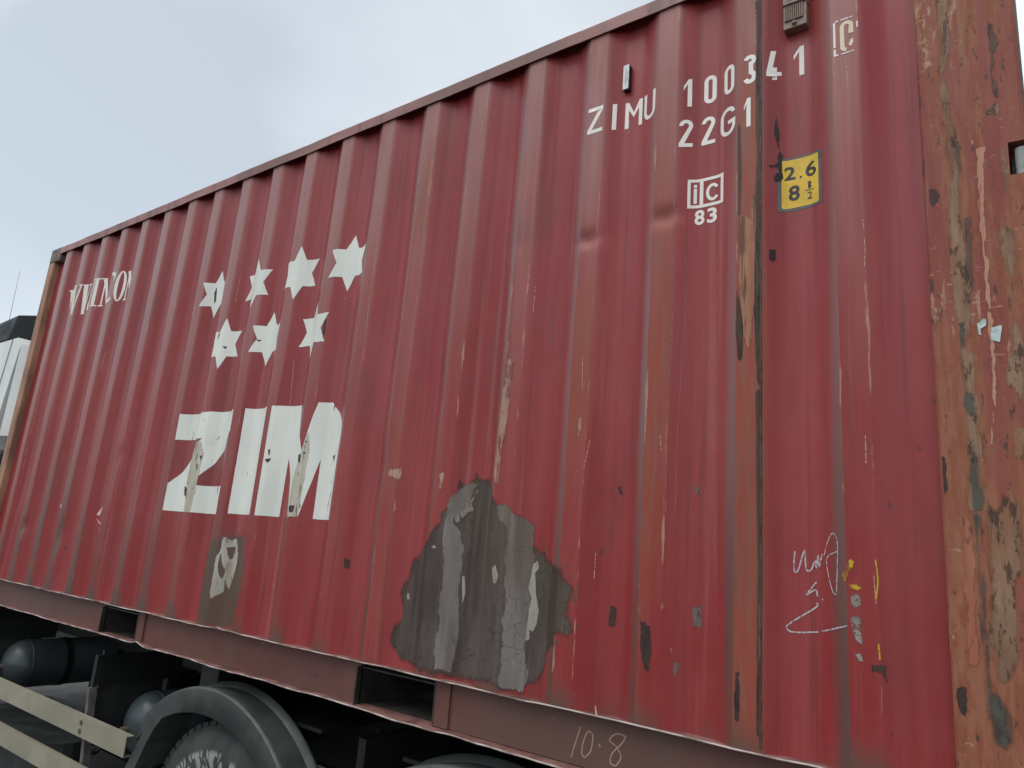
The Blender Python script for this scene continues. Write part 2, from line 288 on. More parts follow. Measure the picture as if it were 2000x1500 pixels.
def tyre_mat():
    a = M('dusty_tyre', .75, .3); n = a.noise(5, detail=6); c = a.mix(a.step(n, .35, .65), (.035, .036, .036), (.07, .07, .068))
    sx = a.n('ShaderNodeSeparateXYZ'); a.t.links.new(a.co(), sx.inputs[0])
    r = a.math('SQRT', a.math('ADD', a.math('MULTIPLY', sx.outputs[0], sx.outputs[0]), a.math('MULTIPLY', sx.outputs[2], sx.outputs[2])))
    an = a.math('ARCTAN2', sx.outputs[0], sx.outputs[2])
    cb = a.n('ShaderNodeCombineXYZ'); a.put(cb.inputs[0], a.math('MULTIPLY', an, 2.6)); a.put(cb.inputs[1], a.math('MULTIPLY', r, 5.0))
    q = a.n('ShaderNodeTexNoise'); a.t.links.new(cb.outputs[0], q.inputs[0]); q.inputs['Scale'].default_value = 3.2; q.inputs['Detail'].default_value = 4; q.inputs['Distortion'].default_value = .9
    band = a.math('MULTIPLY', a.step(r, .26, .30), a.step(r, .385, .41, 1, 0))
    wob = a.math('ADD', an, a.math('MULTIPLY', q.outputs[0], .12))
    tri = a.math('MULTIPLY', a.math('PINGPONG', wob, .17), 1 / .17)
    rn = a.step(r, .27, .40)
    zz = a.math('ABSOLUTE', a.math('SUBTRACT', tri, a.math('ADD', a.math('MULTIPLY', rn, .9), .05)))
    bar = a.step(zz, .10, .17); bar2 = a.step(a.math('ABSOLUTE', a.math('SUBTRACT', tri, .5)), .05, .09)
    k = a.math('MULTIPLY', band, a.math('MULTIPLY', a.math('MULTIPLY', bar, bar2), a.step(a.math('ADD', q.outputs[0], a.math('MULTIPLY', a.noise(30, detail=5, seed=6), .3)), .56, .64)))
    c = a.mix(a.math('MULTIPLY', k, .9), c, (.30, .31, .29)); a.col(c); a.bump(n, .2); return a.m
MAT['tyre'] = tyre_mat()
DECALS = {
 'patch_base': [
  [(4.601,0.895),(4.628,0.865),(4.696,0.866),(4.722,0.809),(4.761,0.782),(4.788,0.779),(4.814,0.756),(4.84,0.743),(4.86,0.718),(4.903,0.716),(4.912,0.654),(4.953,0.625),(4.961,0.608),(5.032,0.584),(5.052,0.593),(5.067,0.559),(5.099,0.521),(5.095,0.481),(5.082,0.438),(5.106,0.404),(5.113,0.387),(5.072,0.366),(5.035,0.372),(5.027,0.331),(4.99,0.31),(4.986,0.256),(4.943,0.207),(4.903,0.195),(4.898,0.175),(4.867,0.174),(4.82,0.179),(4.779,0.184),(4.637,0.176),(4.551,0.175),(4.439,0.18),(4.315,0.187),(4.288,0.214),(4.253,0.241),(4.247,0.266),(4.259,0.304),(4.288,0.358),(4.275,0.433),(4.297,0.506),(4.313,0.552),(4.396,0.628),(4.428,0.648),(4.467,0.701),(4.472,0.733),(4.503,0.76),(4.506,0.798),(4.532,0.81),(4.54,0.859),(4.561,0.85),(4.595,0.868)]],
 'patch_light': [
  [(4.497,0.798),(4.532,0.81),(4.561,0.847),(4.596,0.858),(4.63,0.846),(4.61,0.81),(4.599,0.759),(4.573,0.726),(4.543,0.699),(4.571,0.676),(4.584,0.608),(4.587,0.522),(4.583,0.449),(4.589,0.372),(4.592,0.284),(4.586,0.236),(4.574,0.192),(4.508,0.191),(4.504,0.222),(4.503,0.287),(4.508,0.34),(4.507,0.406),(4.501,0.515),(4.498,0.601),(4.499,0.658),(4.491,0.683),(4.5,0.715),(4.502,0.766)],
  [(4.742,0.778),(4.788,0.779),(4.814,0.756),(4.84,0.74),(4.903,0.716),(4.912,0.654),(4.913,0.593),(4.921,0.548),(4.919,0.492),(4.936,0.449),(4.935,0.383),(4.912,0.369),(4.898,0.329),(4.91,0.271),(4.918,0.224),(4.897,0.18),(4.86,0.179),(4.813,0.187),(4.803,0.199),(4.801,0.258),(4.799,0.341),(4.805,0.425),(4.8,0.51),(4.795,0.596),(4.793,0.69),(4.752,0.724)]],
 'patch_pale': [
  [(4.9,0.581),(4.92,0.594),(4.926,0.571),(4.913,0.553),(4.922,0.492),(4.937,0.438),(4.931,0.393),(4.919,0.364),(4.904,0.373),(4.907,0.346),(4.894,0.331),(4.889,0.344),(4.895,0.4),(4.896,0.433),(4.903,0.473),(4.889,0.5)],
  [(4.583,0.522),(4.595,0.517),(4.606,0.463),(4.598,0.426),(4.602,0.397),(4.593,0.426),(4.588,0.473)],
  [(4.447,0.611),(4.462,0.617),(4.473,0.607),(4.459,0.604)],
  [(4.308,0.436),(4.322,0.434),(4.325,0.412),(4.312,0.411)],
  [(4.75,0.557),(4.764,0.57),(4.779,0.536),(4.774,0.507),(4.76,0.506)]],
 'patch_ridge': [
  [(4.63,0.849),(4.61,0.804),(4.57,0.751),(4.534,0.717),(4.526,0.698),(4.555,0.703),(4.585,0.74),(4.613,0.747),(4.598,0.772),(4.625,0.824)]],
 'white_patch': [
  [(3.025,0.578),(3.051,0.574),(3.078,0.56),(3.09,0.571),(3.109,0.573),(3.129,0.529),(3.14,0.492),(3.137,0.446),(3.133,0.412),(3.128,0.381),(3.108,0.339),(3.082,0.364),(3.075,0.379),(3.079,0.327),(3.057,0.313),(3.017,0.291),(3.006,0.327),(3.006,0.373),(3.008,0.423),(3.006,0.482),(3.022,0.505),(3.027,0.522)],
  [(3.059,0.527),(3.107,0.532),(3.107,0.512),(3.099,0.48),(3.083,0.476),(3.069,0.493)],
  [(3.029,0.493),(3.035,0.485),(3.043,0.457),(3.063,0.424),(3.064,0.397),(3.058,0.387),(3.043,0.401),(3.029,0.437)]],
 'chips_pink': [
  [(1.646,0.685),(1.629,0.626),(1.589,0.632)],
  [(1.59,0.608),(1.751,0.558),(1.746,0.535)],
  [(1.031,0.678),(1.155,0.677),(1.15,0.656),(1.033,0.66)]],
 'chalk': [
  [(5.789,0.677),(5.786,0.631),(5.796,0.627),(5.813,0.679),(5.817,0.633),(5.829,0.632),(5.838,0.654)],
  [(5.865,0.67),(5.878,0.708),(5.893,0.728),(5.906,0.709),(5.905,0.657),(5.9,0.577)],
  [(5.899,0.575),(5.889,0.583),(5.878,0.619),(5.874,0.665),(5.906,0.683)],
  [(5.842,0.602),(5.818,0.569),(5.84,0.583),(5.844,0.567)],
  [(5.857,0.566),(5.858,0.556)],
  [(5.842,0.55),(5.839,0.538),(5.771,0.489),(5.77,0.475),(5.789,0.471),(5.845,0.479)],
  [(5.855,0.482),(5.883,0.49),(5.928,0.504)],
  [(5.841,0.657),(5.843,0.64),(5.848,0.669),(5.851,0.643),(5.859,0.674)]],
 'yellow': [
  [(5.912,0.63),(5.931,0.641),(5.93,0.659),(5.939,0.669),(5.953,0.66),(5.944,0.642),(5.935,0.632),(5.93,0.577),(5.919,0.574),(5.926,0.604)],
  [(5.933,0.604),(5.952,0.608),(5.966,0.596),(5.966,0.581),(5.956,0.591),(5.934,0.591)]],
 'yellow_line': [
  [(5.998,0.668),(6.002,0.619),(5.996,0.575)],
  [(5.998,0.471),(6,0.435)]],
 'smear': [
  [(5.936,0.578),(5.964,0.589),(5.965,0.554),(5.942,0.542),(5.936,0.56)],
  [(5.935,0.533),(5.963,0.536),(5.966,0.458),(5.944,0.472),(5.936,0.498)],
  [(5.943,0.442),(5.962,0.449),(5.965,0.424),(5.953,0.424)]],
 'dark': [
  [(5.633,0.356),(5.646,0.358),(5.649,0.268),(5.644,0.233),(5.632,0.233),(5.632,0.302)],
  [(5.98,0.421),(6.015,0.428),(6.017,0.385),(6.009,0.384),(6.003,0.404),(5.981,0.405)],
  [(5.211,0.487),(5.234,0.475),(5.234,0.415),(5.206,0.421)],
  [(5.337,0.461),(5.374,0.437),(5.378,0.32),(5.363,0.31),(5.338,0.37)],
  [(3.938,0.536),(3.966,0.539),(3.968,0.495),(3.939,0.496)],
  [(5.215,0.842),(5.233,0.843),(5.239,0.811),(5.226,0.818)]],
 'greyflake': [
  [(5.486,0.504),(5.519,0.515),(5.518,0.446),(5.491,0.454)],
  [(5.44,0.355),(5.468,0.351),(5.448,0.315),(5.439,0.308)],
  [(5.487,0.849),(5.504,0.846),(5.501,0.816),(5.492,0.822)]],
 'black': [
  [(5.727,1.546),(5.745,1.546),(5.747,1.517),(5.737,1.505),(5.726,1.516)],
  [(5.749,1.994),(5.752,1.972),(5.759,1.934),(5.758,1.908),(5.758,1.876),(5.769,1.852),(5.765,1.838),(5.765,1.802),(5.769,1.779),(5.761,1.767),(5.749,1.767),(5.741,1.759),(5.743,1.77),(5.74,1.779),(5.745,1.792),(5.755,1.799),(5.753,1.815),(5.741,1.818),(5.729,1.811),(5.729,1.82),(5.718,1.824),(5.744,1.826),(5.753,1.834),(5.751,1.852),(5.756,1.871),(5.75,1.899),(5.741,1.937),(5.744,1.968)]],
 'tan_seam': [
  [(5.634,1.669),(5.666,1.662),(5.665,1.438),(5.655,1.326),(5.648,1.359),(5.638,1.442),(5.636,1.401),(5.633,1.526)],
  [(5.676,1.73),(5.69,1.727),(5.687,1.558),(5.687,1.434),(5.682,1.382),(5.676,1.355),(5.677,1.283),(5.679,1.256),(5.659,1.285),(5.657,1.294),(5.669,1.437),(5.669,1.561)],
  [(5.633,1.664),(5.684,1.652),(5.686,1.43),(5.679,1.304),(5.67,1.228),(5.646,1.292),(5.636,1.47)]],
 'scrape': [
  [(4.719,1.184),(4.74,1.315),(4.779,1.292),(4.775,1.216),(4.752,0.815),(4.704,0.87)],
  [(5.067,1.055),(5.085,1.089),(5.094,1.037),(5.079,0.97),(5.067,1.004)],
  [(4.14,0.896),(4.236,0.903),(4.238,0.858),(4.212,0.846),(4.154,0.865)],
  [(4.21,0.776),(4.221,0.787),(4.224,0.728),(4.213,0.718)],
  [(4.439,0.886),(4.492,0.889),(4.482,0.848),(4.464,0.801),(4.442,0.829)]],
 'post_tan': [
  [(5.886,2.196),(5.919,2.18),(5.913,2.139),(5.918,2.072),(5.917,2.024),(5.9,1.962),(5.89,1.96),(5.898,1.921),(5.906,1.887),(5.905,1.826),(5.913,1.772),(5.918,1.711),(5.921,1.661),(5.914,1.615),(5.914,1.576),(5.916,1.519),(5.921,1.471),(5.926,1.424),(5.931,1.423),(5.928,1.333),(5.92,1.29),(5.918,1.233),(5.902,1.187),(5.925,1.175),(5.926,1.124),(5.917,1.083),(5.927,1.032),(5.921,0.987),(5.925,0.93),(5.913,0.91),(5.923,0.85),(5.918,0.831),(5.933,0.792),(5.886,0.79),(5.886,0.85),(5.89,0.951),(5.89,1.034),(5.889,1.093),(5.889,1.145),(5.889,1.188),(5.887,1.25),(5.88,1.282),(5.882,1.354),(5.878,1.387),(5.882,1.432),(5.882,1.526),(5.889,1.597),(5.891,1.669),(5.884,1.721),(5.889,1.79),(5.876,1.804),(5.886,1.832),(5.883,1.89),(5.876,1.908),(5.891,1.939),(5.879,1.97),(5.88,2.007),(5.888,2.036),(5.885,2.097),(5.886,2.151)],
  [(5.915,0.776),(5.924,0.807),(5.936,0.8),(5.949,0.843),(5.961,0.828),(5.975,0.855),(5.982,0.817),(5.994,0.848),(5.981,0.671),(5.966,0.625),(5.965,0.514),(5.958,0.464),(5.937,0.423),(5.915,0.412),(5.916,0.476),(5.905,0.506),(5.909,0.565),(5.916,0.632),(5.914,0.696)],
  [(5.999,1.697),(6.018,1.706),(6.017,1.616),(6.004,1.499),(6.02,1.473),(6.012,1.408),(6.019,1.406),(6.008,1.351),(6.002,1.265),(6.013,1.225),(6.016,1.166),(6.007,1.036),(5.996,1.069),(5.971,1.095),(5.981,1.145),(5.994,1.185),(5.991,1.245),(5.991,1.301),(5.999,1.344),(5.988,1.412),(5.979,1.459),(5.997,1.501),(6.003,1.555),(5.995,1.58),(6.002,1.625),(5.995,1.665)],
  [(5.978,1.817),(6.004,1.832),(6.01,1.811),(6.007,1.792),(5.969,1.799)],
  [(5.984,0.985),(6.003,0.988),(5.998,0.909),(5.976,0.917)]],
 'post_orange': [
  [(5.876,0.79),(5.888,0.791),(5.891,0.752),(5.892,0.69),(5.886,0.607),(5.885,0.562),(5.885,0.503),(5.89,0.468),(5.886,0.446),(5.866,0.454),(5.864,0.504),(5.87,0.553),(5.866,0.605),(5.872,0.662),(5.867,0.681),(5.873,0.731)]],
 'post_teal': [
  [(5.89,0.791),(5.913,0.791),(5.908,0.714),(5.91,0.628),(5.908,0.55),(5.913,0.471),(5.912,0.408),(5.932,0.384),(5.942,0.358),(5.942,0.308),(5.926,0.287),(5.902,0.299),(5.893,0.349),(5.893,0.401),(5.894,0.472),(5.887,0.526),(5.887,0.599),(5.892,0.694)],
  [(5.891,1.254),(5.903,1.252),(5.898,1.187),(5.889,1.192)],
  [(5.892,1.08),(5.913,1.075),(5.911,1.02),(5.9,1.004),(5.891,1.034)],
  [(5.899,0.988),(5.907,0.951),(5.911,0.87),(5.921,0.811),(5.913,0.793),(5.89,0.793),(5.89,0.89)],
  [(5.97,0.586),(5.976,0.59),(5.971,0.519),(5.967,0.543)]],
 'post_peach': [
  [(5.952,1.716),(5.975,1.712),(5.968,1.687),(5.963,1.602),(5.957,1.418),(5.959,1.418),(5.959,1.328),(5.958,1.258),(5.961,1.172),(5.957,1.072),(5.949,1.01),(5.939,0.93),(5.928,0.854),(5.925,0.858),(5.937,0.95),(5.947,1.031),(5.951,1.173),(5.948,1.264),(5.95,1.352),(5.949,1.42),(5.948,1.568),(5.951,1.673)]],
 'post_brown': [
  [(5.997,2.081),(6.011,2.064),(6.019,2.004),(6.009,1.967),(6.003,1.923),(6.013,1.859),(6.007,1.821),(5.998,1.849),(5.995,1.921),(5.998,1.997)],
  [(5.905,1.757),(5.92,1.75),(5.921,1.696),(5.916,1.653),(5.908,1.665),(5.905,1.715)],
  [(5.915,1.533),(5.932,1.534),(5.932,1.469),(5.926,1.342),(5.913,1.335),(5.912,1.399),(5.916,1.453)],
  [(5.898,2.124),(5.908,2.114),(5.906,2.039),(5.895,1.985),(5.895,2.055)]],
 'post_dark': [
  [(5.841,1.629),(5.862,1.633),(5.87,1.601),(5.86,1.585),(5.848,1.568),(5.841,1.599)],
  [(5.829,0.923),(5.845,0.919),(5.845,0.849),(5.828,0.788),(5.825,0.87)],
  [(5.841,0.4),(5.861,0.407),(5.863,0.379),(5.857,0.339),(5.848,0.341),(5.837,0.378)]],
 'paper': [
  [(5.928,1.244),(5.941,1.256),(5.947,1.253),(5.946,1.238),(5.934,1.231),(5.935,1.215),(5.93,1.218)],
  [(5.956,1.232),(5.977,1.236),(5.974,1.213),(5.97,1.194),(5.953,1.202)]],
 'rail_chalk': [
  [(4.864,0.125),(4.85,0.08),(4.837,0.035)],
  [(4.902,0.115),(4.888,0.114),(4.876,0.085),(4.872,0.053),(4.882,0.043)],
  [(4.884,0.044),(4.901,0.064),(4.907,0.096),(4.905,0.114)],
  [(4.928,0.09),(4.933,0.081)],
  [(5.015,0.126),(4.986,0.129),(4.962,0.108),(4.987,0.092),(5.001,0.07),(4.987,0.044)],
  [(4.986,0.043),(4.968,0.048),(4.973,0.074),(5.002,0.106),(5.013,0.125)]],
 'run_line': [
  [(5.404,1.577),(5.41,1.404),(5.406,1.181),(5.404,0.969),(5.407,0.765)],
  [(5.445,1.578),(5.449,1.377),(5.441,1.183),(5.435,0.997),(5.436,0.767)],
  [(5.546,1.566),(5.547,1.233),(5.546,0.921)]],
 'edge_scratch': [
  [(3.901,1.974),(3.9,1.845),(3.896,1.736)],
  [(3.896,1.719),(3.901,1.604),(3.905,1.509)],
  [(3.909,1.416),(3.909,1.359)],
  [(5.997,1.581),(5.999,1.551)],
  [(5.999,1.528),(6,1.486),(5.997,1.442)],
  [(6,1.31),(5.999,1.273)],
  [(5.993,0.635),(5.996,0.563)],
  [(5.698,0.533),(5.697,0.43),(5.694,0.342)],
  [(5.694,1.302),(5.702,1.209)],
  [(5.408,2.525),(5.412,2.461)],
  [(5.198,2.153),(5.199,2.097)],
  [(5.119,0.987),(5.103,0.894)],
  [(5.075,1.266),(5.08,1.159)],
  [(4.834,1.563),(4.832,1.464)],
  [(4.493,2.346),(4.492,2.282)],
  [(5.156,0.633),(5.155,0.555)],
  [(3.364,1.426),(3.377,1.202)],
  [(5.985,0.979),(5.984,0.906)],
  [(5.074,2.287),(5.091,2.132)],
  [(5.965,2.107),(5.97,2.039),(5.969,1.997)],
  [(5.935,2.122),(5.935,2.052)],
  [(5.383,0.995),(5.388,0.948)],
  [(2.754,1.938),(2.751,1.792)],
  [(2.101,1.086),(2.101,0.999)],
  [(2.256,1.35),(2.356,1.135)],
  [(0.85,2.011),(0.874,1.86)],
  [(1.254,1.648),(1.253,1.545)],
  [(0.333,1.732),(0.34,1.467),(0.344,1.136)],
  [(0.343,1.064),(0.345,0.903)]],
 'seam_grime': [
  [(5.683,2.426),(5.699,2.419),(5.701,1.951),(5.702,1.524),(5.704,1.209),(5.698,1.119),(5.689,1.15),(5.682,1.367),(5.687,1.866)],
  [(5.63,1.439),(5.644,1.388),(5.652,1.307),(5.649,1.214),(5.635,1.197),(5.627,1.295)],
  [(5.679,1.367),(5.702,1.427),(5.704,1.224),(5.685,1.18)],
  [(5.686,1.12),(5.699,1.119),(5.699,0.639),(5.698,0.208),(5.69,0.206),(5.691,0.638)],
  [(5.629,1.992),(5.639,1.988),(5.644,1.825),(5.641,1.67),(5.631,1.673)]],
 'beige': [
  [(2.56,0.996),(2.684,1.044),(2.724,0.978),(2.718,0.827),(2.708,0.674),(2.648,0.677),(2.545,0.83)],
  [(3.596,1.07),(3.62,0.985),(3.616,0.836),(3.608,0.685),(3.526,0.683),(3.526,0.826),(3.558,0.947)]],
 'whitechip': [
  [(3.303,0.986),(3.317,0.989),(3.318,0.965),(3.314,0.948)],
  [(3.283,0.94),(3.315,0.944),(3.34,0.951),(3.313,0.922)],
  [(3.578,1.024),(3.6,1.019),(3.593,1)],
  [(3.575,0.972),(3.6,0.969),(3.593,0.952)],
  [(3.744,0.955),(3.767,0.965),(3.758,0.928)],
  [(2.534,0.819),(2.576,0.796),(2.644,0.725),(2.545,0.764)],
  [(2.691,0.969),(2.717,0.964),(2.713,0.935)],
  [(2.677,0.934),(2.701,0.913),(2.694,0.875)],
  [(2.711,1.546),(2.759,1.543),(2.741,1.53)],
  [(3.021,1.552),(3.066,1.549),(3.048,1.539)],
  [(3.584,1.565),(3.602,1.599),(3.611,1.532),(3.599,1.487)],
  [(2.484,1.887),(2.495,1.933),(2.513,1.84),(2.499,1.811)],
  [(3.548,0.957),(3.568,0.966),(3.572,0.919),(3.553,0.928)],
  [(3.526,0.733),(3.577,0.738),(3.571,0.702),(3.544,0.705)],
  [(3.603,0.753),(3.615,0.735),(3.612,0.721)]],
 'guard_end': [
  [(2.626,-0.239),(2.611,-0.274),(2.599,-0.292),(2.61,-0.331),(2.567,-0.412),(2.533,-0.469),(2.513,-0.504),(2.596,-0.485),(2.656,-0.365),(2.699,-0.299),(2.753,-0.239)]],
}

# ------------------------------------------------------------------ the corrugated side wall as a sheet: (s along the sheet, z) -> point
P0, PITCH, DEP = .271, .2812, .036
def bend(j): return .006 if corner[j][1] == 0 else .014
corner = [(.03, DEP), (P0 - .069, DEP)]
k = 0
while P0 + PITCH * k <= 5.7:
    x = P0 + PITCH * k
    corner += [(x, 0), (x + .072, 0), (x + .141, DEP), (x + .2122, DEP)]; k += 1
corner = corner[:-1] + [(5.831, DEP)]
S = [0.0]
for a, b in zip(corner, corner[1:]): S.append(S[-1] + math.hypot(b[0] - a[0], b[1] - a[1]))
SEND = S[-1]
def flat_xy(s):
    import bisect
    i = max(0, min(len(S) - 2, bisect.bisect_right(S, s) - 1)); t = (s - S[i]) / (S[i + 1] - S[i])
    a, b = corner[i], corner[i + 1]; return (a[0] + (b[0] - a[0]) * t, a[1] + (b[1] - a[1]) * t), i
def near_corner(s):
    import bisect
    i = bisect.bisect_left(S, s); best = None
    for j in (i - 1, i):
        if 0 < j < len(S) - 1 and (best is None or abs(S[j] - s) < abs(S[best] - s)): best = j
    return best
def sheet_xy(s):
    j = near_corner(s)
    RB = bend(j) if j is not None else 0
    if j is not None and abs(s - S[j]) < RB:
        t = (s - S[j] + RB) / (2 * RB); A, _ = flat_xy(S[j] - RB); B_, _ = flat_xy(S[j] + RB); c = corner[j]
        return tuple((1 - t) ** 2 * A[i] + 2 * t * (1 - t) * c[i] + t * t * B_[i] for i in (0, 1))
    return flat_xy(s)[0]
DENTS = [(4.80, 1.705, .045, .028, .016), (5.09, 1.725, .045, .028, .016), (4.50, 1.75, .04, .06, .006), (.62, .52, .03, .05, .008), (1.18, .50, .03, .10, .010), (1.74, .98, .03, .05, .006), (3.9, .9, .08, .12, .008), (5.62, .62, .05, .2, .005), (4.17, 1.2, .05, .1, .004), (3.60, 1.05, .05, .08, .005), (2.6, 1.0, .05, .06, .004)]
def sheet(s, z, lift=0.0):
    x, y = sheet_xy(s)
    d = .0034 * noise.noise((x * 2.1, z * 1.3, 3.3)) + .0022 * noise.noise((x * 6, z * 2.4, 9.1)) + .0009 * noise.noise((x * 15, z * 6, 4.7))
    edge = min(1, max(0, (z - .17) / .15)) * min(1, max(0, (2.5 - z) / .15))
    for (dx, dz, wx, wz, am) in DENTS:
        if abs(x - dx) < 3 * wx and abs(z - dz) < 3 * wz: d += am * math.exp(-((x - dx) / wx) ** 2 - ((z - dz) / wz) ** 2)
    return Vector((x, y + d * edge - lift, z))
cols = set([0.0, SEND])
for i, (a, b) in enumerate(zip(S, S[1:])):
    for v in (a + bend(i), (a + b) / 2 - (b - a) * .12, (a + b) / 2 + (b - a) * .12, b - bend(i + 1)): cols.add(round(v, 5))
for i in range(1, len(S) - 1):
    for v in (S[i] - bend(i) * .4, S[i], S[i] + bend(i) * .4): cols.add(round(v, 5))
cols = sorted(cols)
ZW0, ZW1, NR = .165, 2.574, 150
rows = [ZW0 + (ZW1 - ZW0) * i / NR for i in range(NR + 1)]
SPLIT = S[near_corner(5.7016)] - .0005          # weld between the long sheet and the end sheet
rib_rust = [random.uniform(.10, .30) for _ in range(21)]
for i in range(21):
    rib_rust[i] += .30 * max(0, min(1, (i - 8) / 6)); 
rib_rust[7] += .15; rib_rust[12] += .12; rib_rust[18] = .75; rib_rust[19] = .30
PB = DECALS['patch_base'][0]
def seg_d(px, pz, a, b):
    dx, dz = b[0] - a[0], b[1] - a[1]; L = dx * dx + dz * dz; t = 0 if L == 0 else max(0, min(1, ((px - a[0]) * dx + (pz - a[1]) * dz) / L))
    return math.hypot(px - a[0] - t * dx, pz - a[1] - t * dz)
def masks(s, z):
    (x, y), seg = flat_xy(s); kind = (seg - 2) % 4 if seg >= 2 else 2
    rib = min(20, max(0, int((seg - 2) // 4))) if seg >= 2 else 0
    fl = 1.0 if kind == 0 else max(0.0, 1 - y / .010)
    h = (z - ZW0) / (ZW1 - ZW0)
    rust = rib_rust[rib] * fl * (1.12 - .5 * abs(h - .45)) + .02
    if kind == 1 and rib >= 9: rust = max(rust, .22 * (1 - h) * max(0, 1 - y / .030))
    jj = near_corner(s); d = abs(s - S[jj]) if jj else 1; outer = jj is not None and corner[jj][1] == 0
    edge = math.exp(-(d / .007) ** 2) * (1.0 if outer else .25) + .35 * fl * (.5 + rib / 30)
    dirt = fl * max(0, .62 - h * .95) * max(.35, 1.15 - rib / 18) + max(0, .35 - h * 9) 
    if rib == 18 and fl > .5 and z < 1.42: dirt += .15
    rib_pale = fl * max(0, min(1, (h - .25) * 1.7)) * (.95 - .4 * min(1, rib / 19))
    u, v = (x - 2.945) / .175, (z - .38) / .235
    stain = max(0, 1.25 - (abs(u) ** 3 + abs(v) ** 3)) * .75 if x > 2.70 and x < 3.20 and z < .68 else 0.0
    if 3.55 < x < 5.0 and z < 1.12:                              # smudged surround of the big bare patch
        ins, d = False, 9
        for p, q in zip(PB, PB[1:] + PB[:1]):
            d = min(d, seg_d(s, z, p, q))
            if (p[1] > z) != (q[1] > z) and s < (q[0] - p[0]) * (z - p[1]) / (q[1] - p[1]) + p[0]: ins = not ins
        stain = max(stain, .55 - d / .05 if z < .66 and not ins and (x < 4.02 or x > 4.6) else 0)
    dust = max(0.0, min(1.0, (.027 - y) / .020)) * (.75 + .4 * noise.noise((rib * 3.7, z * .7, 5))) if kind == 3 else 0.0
    return rust, edge, dirt, rib_pale, stain, dust
def wall_part(name, s0, s1, parent):
    cs = [c for c in cols if s0 < c < s1]; cs = [s0] + cs + [s1]
    vs_, fs = [], []; at = ([], [], [], [], [], [])
    for s in cs:
        for z in rows:
            vs_.append(sheet(s, z) - OFF[parent.name])
            for L, v in zip(at, masks(s, z)): L.append(v)
    n = len(rows)
    for i in range(len(cs) - 1):
        for j in range(n - 1): fs.append((i * n + j, (i + 1) * n + j, (i + 1) * n + j + 1, i * n + j + 1))
    me = bpy.data.meshes.new(name); me.from_pydata(vs_, [], fs)
    for nm, L in zip(('rust', 'edge', 'dirt', 'rib_pale', 'stain', 'dust'), at):
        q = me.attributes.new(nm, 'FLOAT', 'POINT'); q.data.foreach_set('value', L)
    for p in me.polygons: p.use_smooth = True
    me.materials.append(MAT['wall']); o = bpy.data.objects.new(name, me); C.objects.link(o); o.parent = parent; OFF[o.name] = OFF[parent.name].copy(); return o

# ------------------------------------------------------------------ flat print and paint wear that follows the sheet
def ragged(poly, amp, step=.012):
    if amp <= 0: return poly
    out = []
    for a, b in zip(poly, poly[1:] + poly[:1]):
        n = max(1, int(math.hypot(b[0] - a[0], b[1] - a[1]) / step))
        for i in range(n):
            t = i / n; x, z = a[0] + (b[0] - a[0]) * t, a[1] + (b[1] - a[1]) * t
            out.append((x + amp * (noise.noise((x * 40, z * 40, 1.7)) + .6 * noise.noise((x * 110, z * 110, 5.1))), z + amp * (noise.noise((x * 40, z * 40, 8.2)) + .6 * noise.noise((x * 110, z * 110, 2.4)))))
    return out
def poly_bm(polys):
    """polys: list of (outline, [holes]) -> flat bmesh in (s, 0, z)"""
    bm = bmesh.new()
    for out, holes in polys:
        loops = [[Vector((a, b, 0)) for a, b in L] for L in [out] + holes]
        vs_ = [bm.verts.new((v.x, 0, v.y)) for L in loops for v in L]
        for t in tessellate_polygon(loops):
            try: bm.faces.new([vs_[i] for i in t])
            except ValueError: pass
    return bm
def edge_field(pts, loops, kmax=.016):
    """0 at the traced edge .. 1 well inside"""
    sg = [(a, b) for L in loops for a, b in zip(L, L[1:] + L[:1])]
    d = [min(seg_d(x, z, a, b) for a, b in sg) for x, z in pts]; k = min(kmax, .75 * max(d)) or 1
    return [min(1.0, v / k) for v in d]
def smooth_path(P, n=5):
    if len(P) < 3: return P
    out = []; Q = [P[0]] + list(P) + [P[-1]]
    for i in range(1, len(Q) - 2):
        p0, p1, p2, p3 = Q[i - 1:i + 3]
        for k in range(n):
            t = k / n; out.append(tuple(.5 * (2 * p1[c] + (p2[c] - p0[c]) * t + (2 * p0[c] - 5 * p1[c] + 4 * p2[c] - p3[c]) * t * t + (3 * p1[c] - p0[c] - 3 * p2[c] + p3[c]) * t ** 3) for c in (0, 1)))
    return out + [P[-1]]
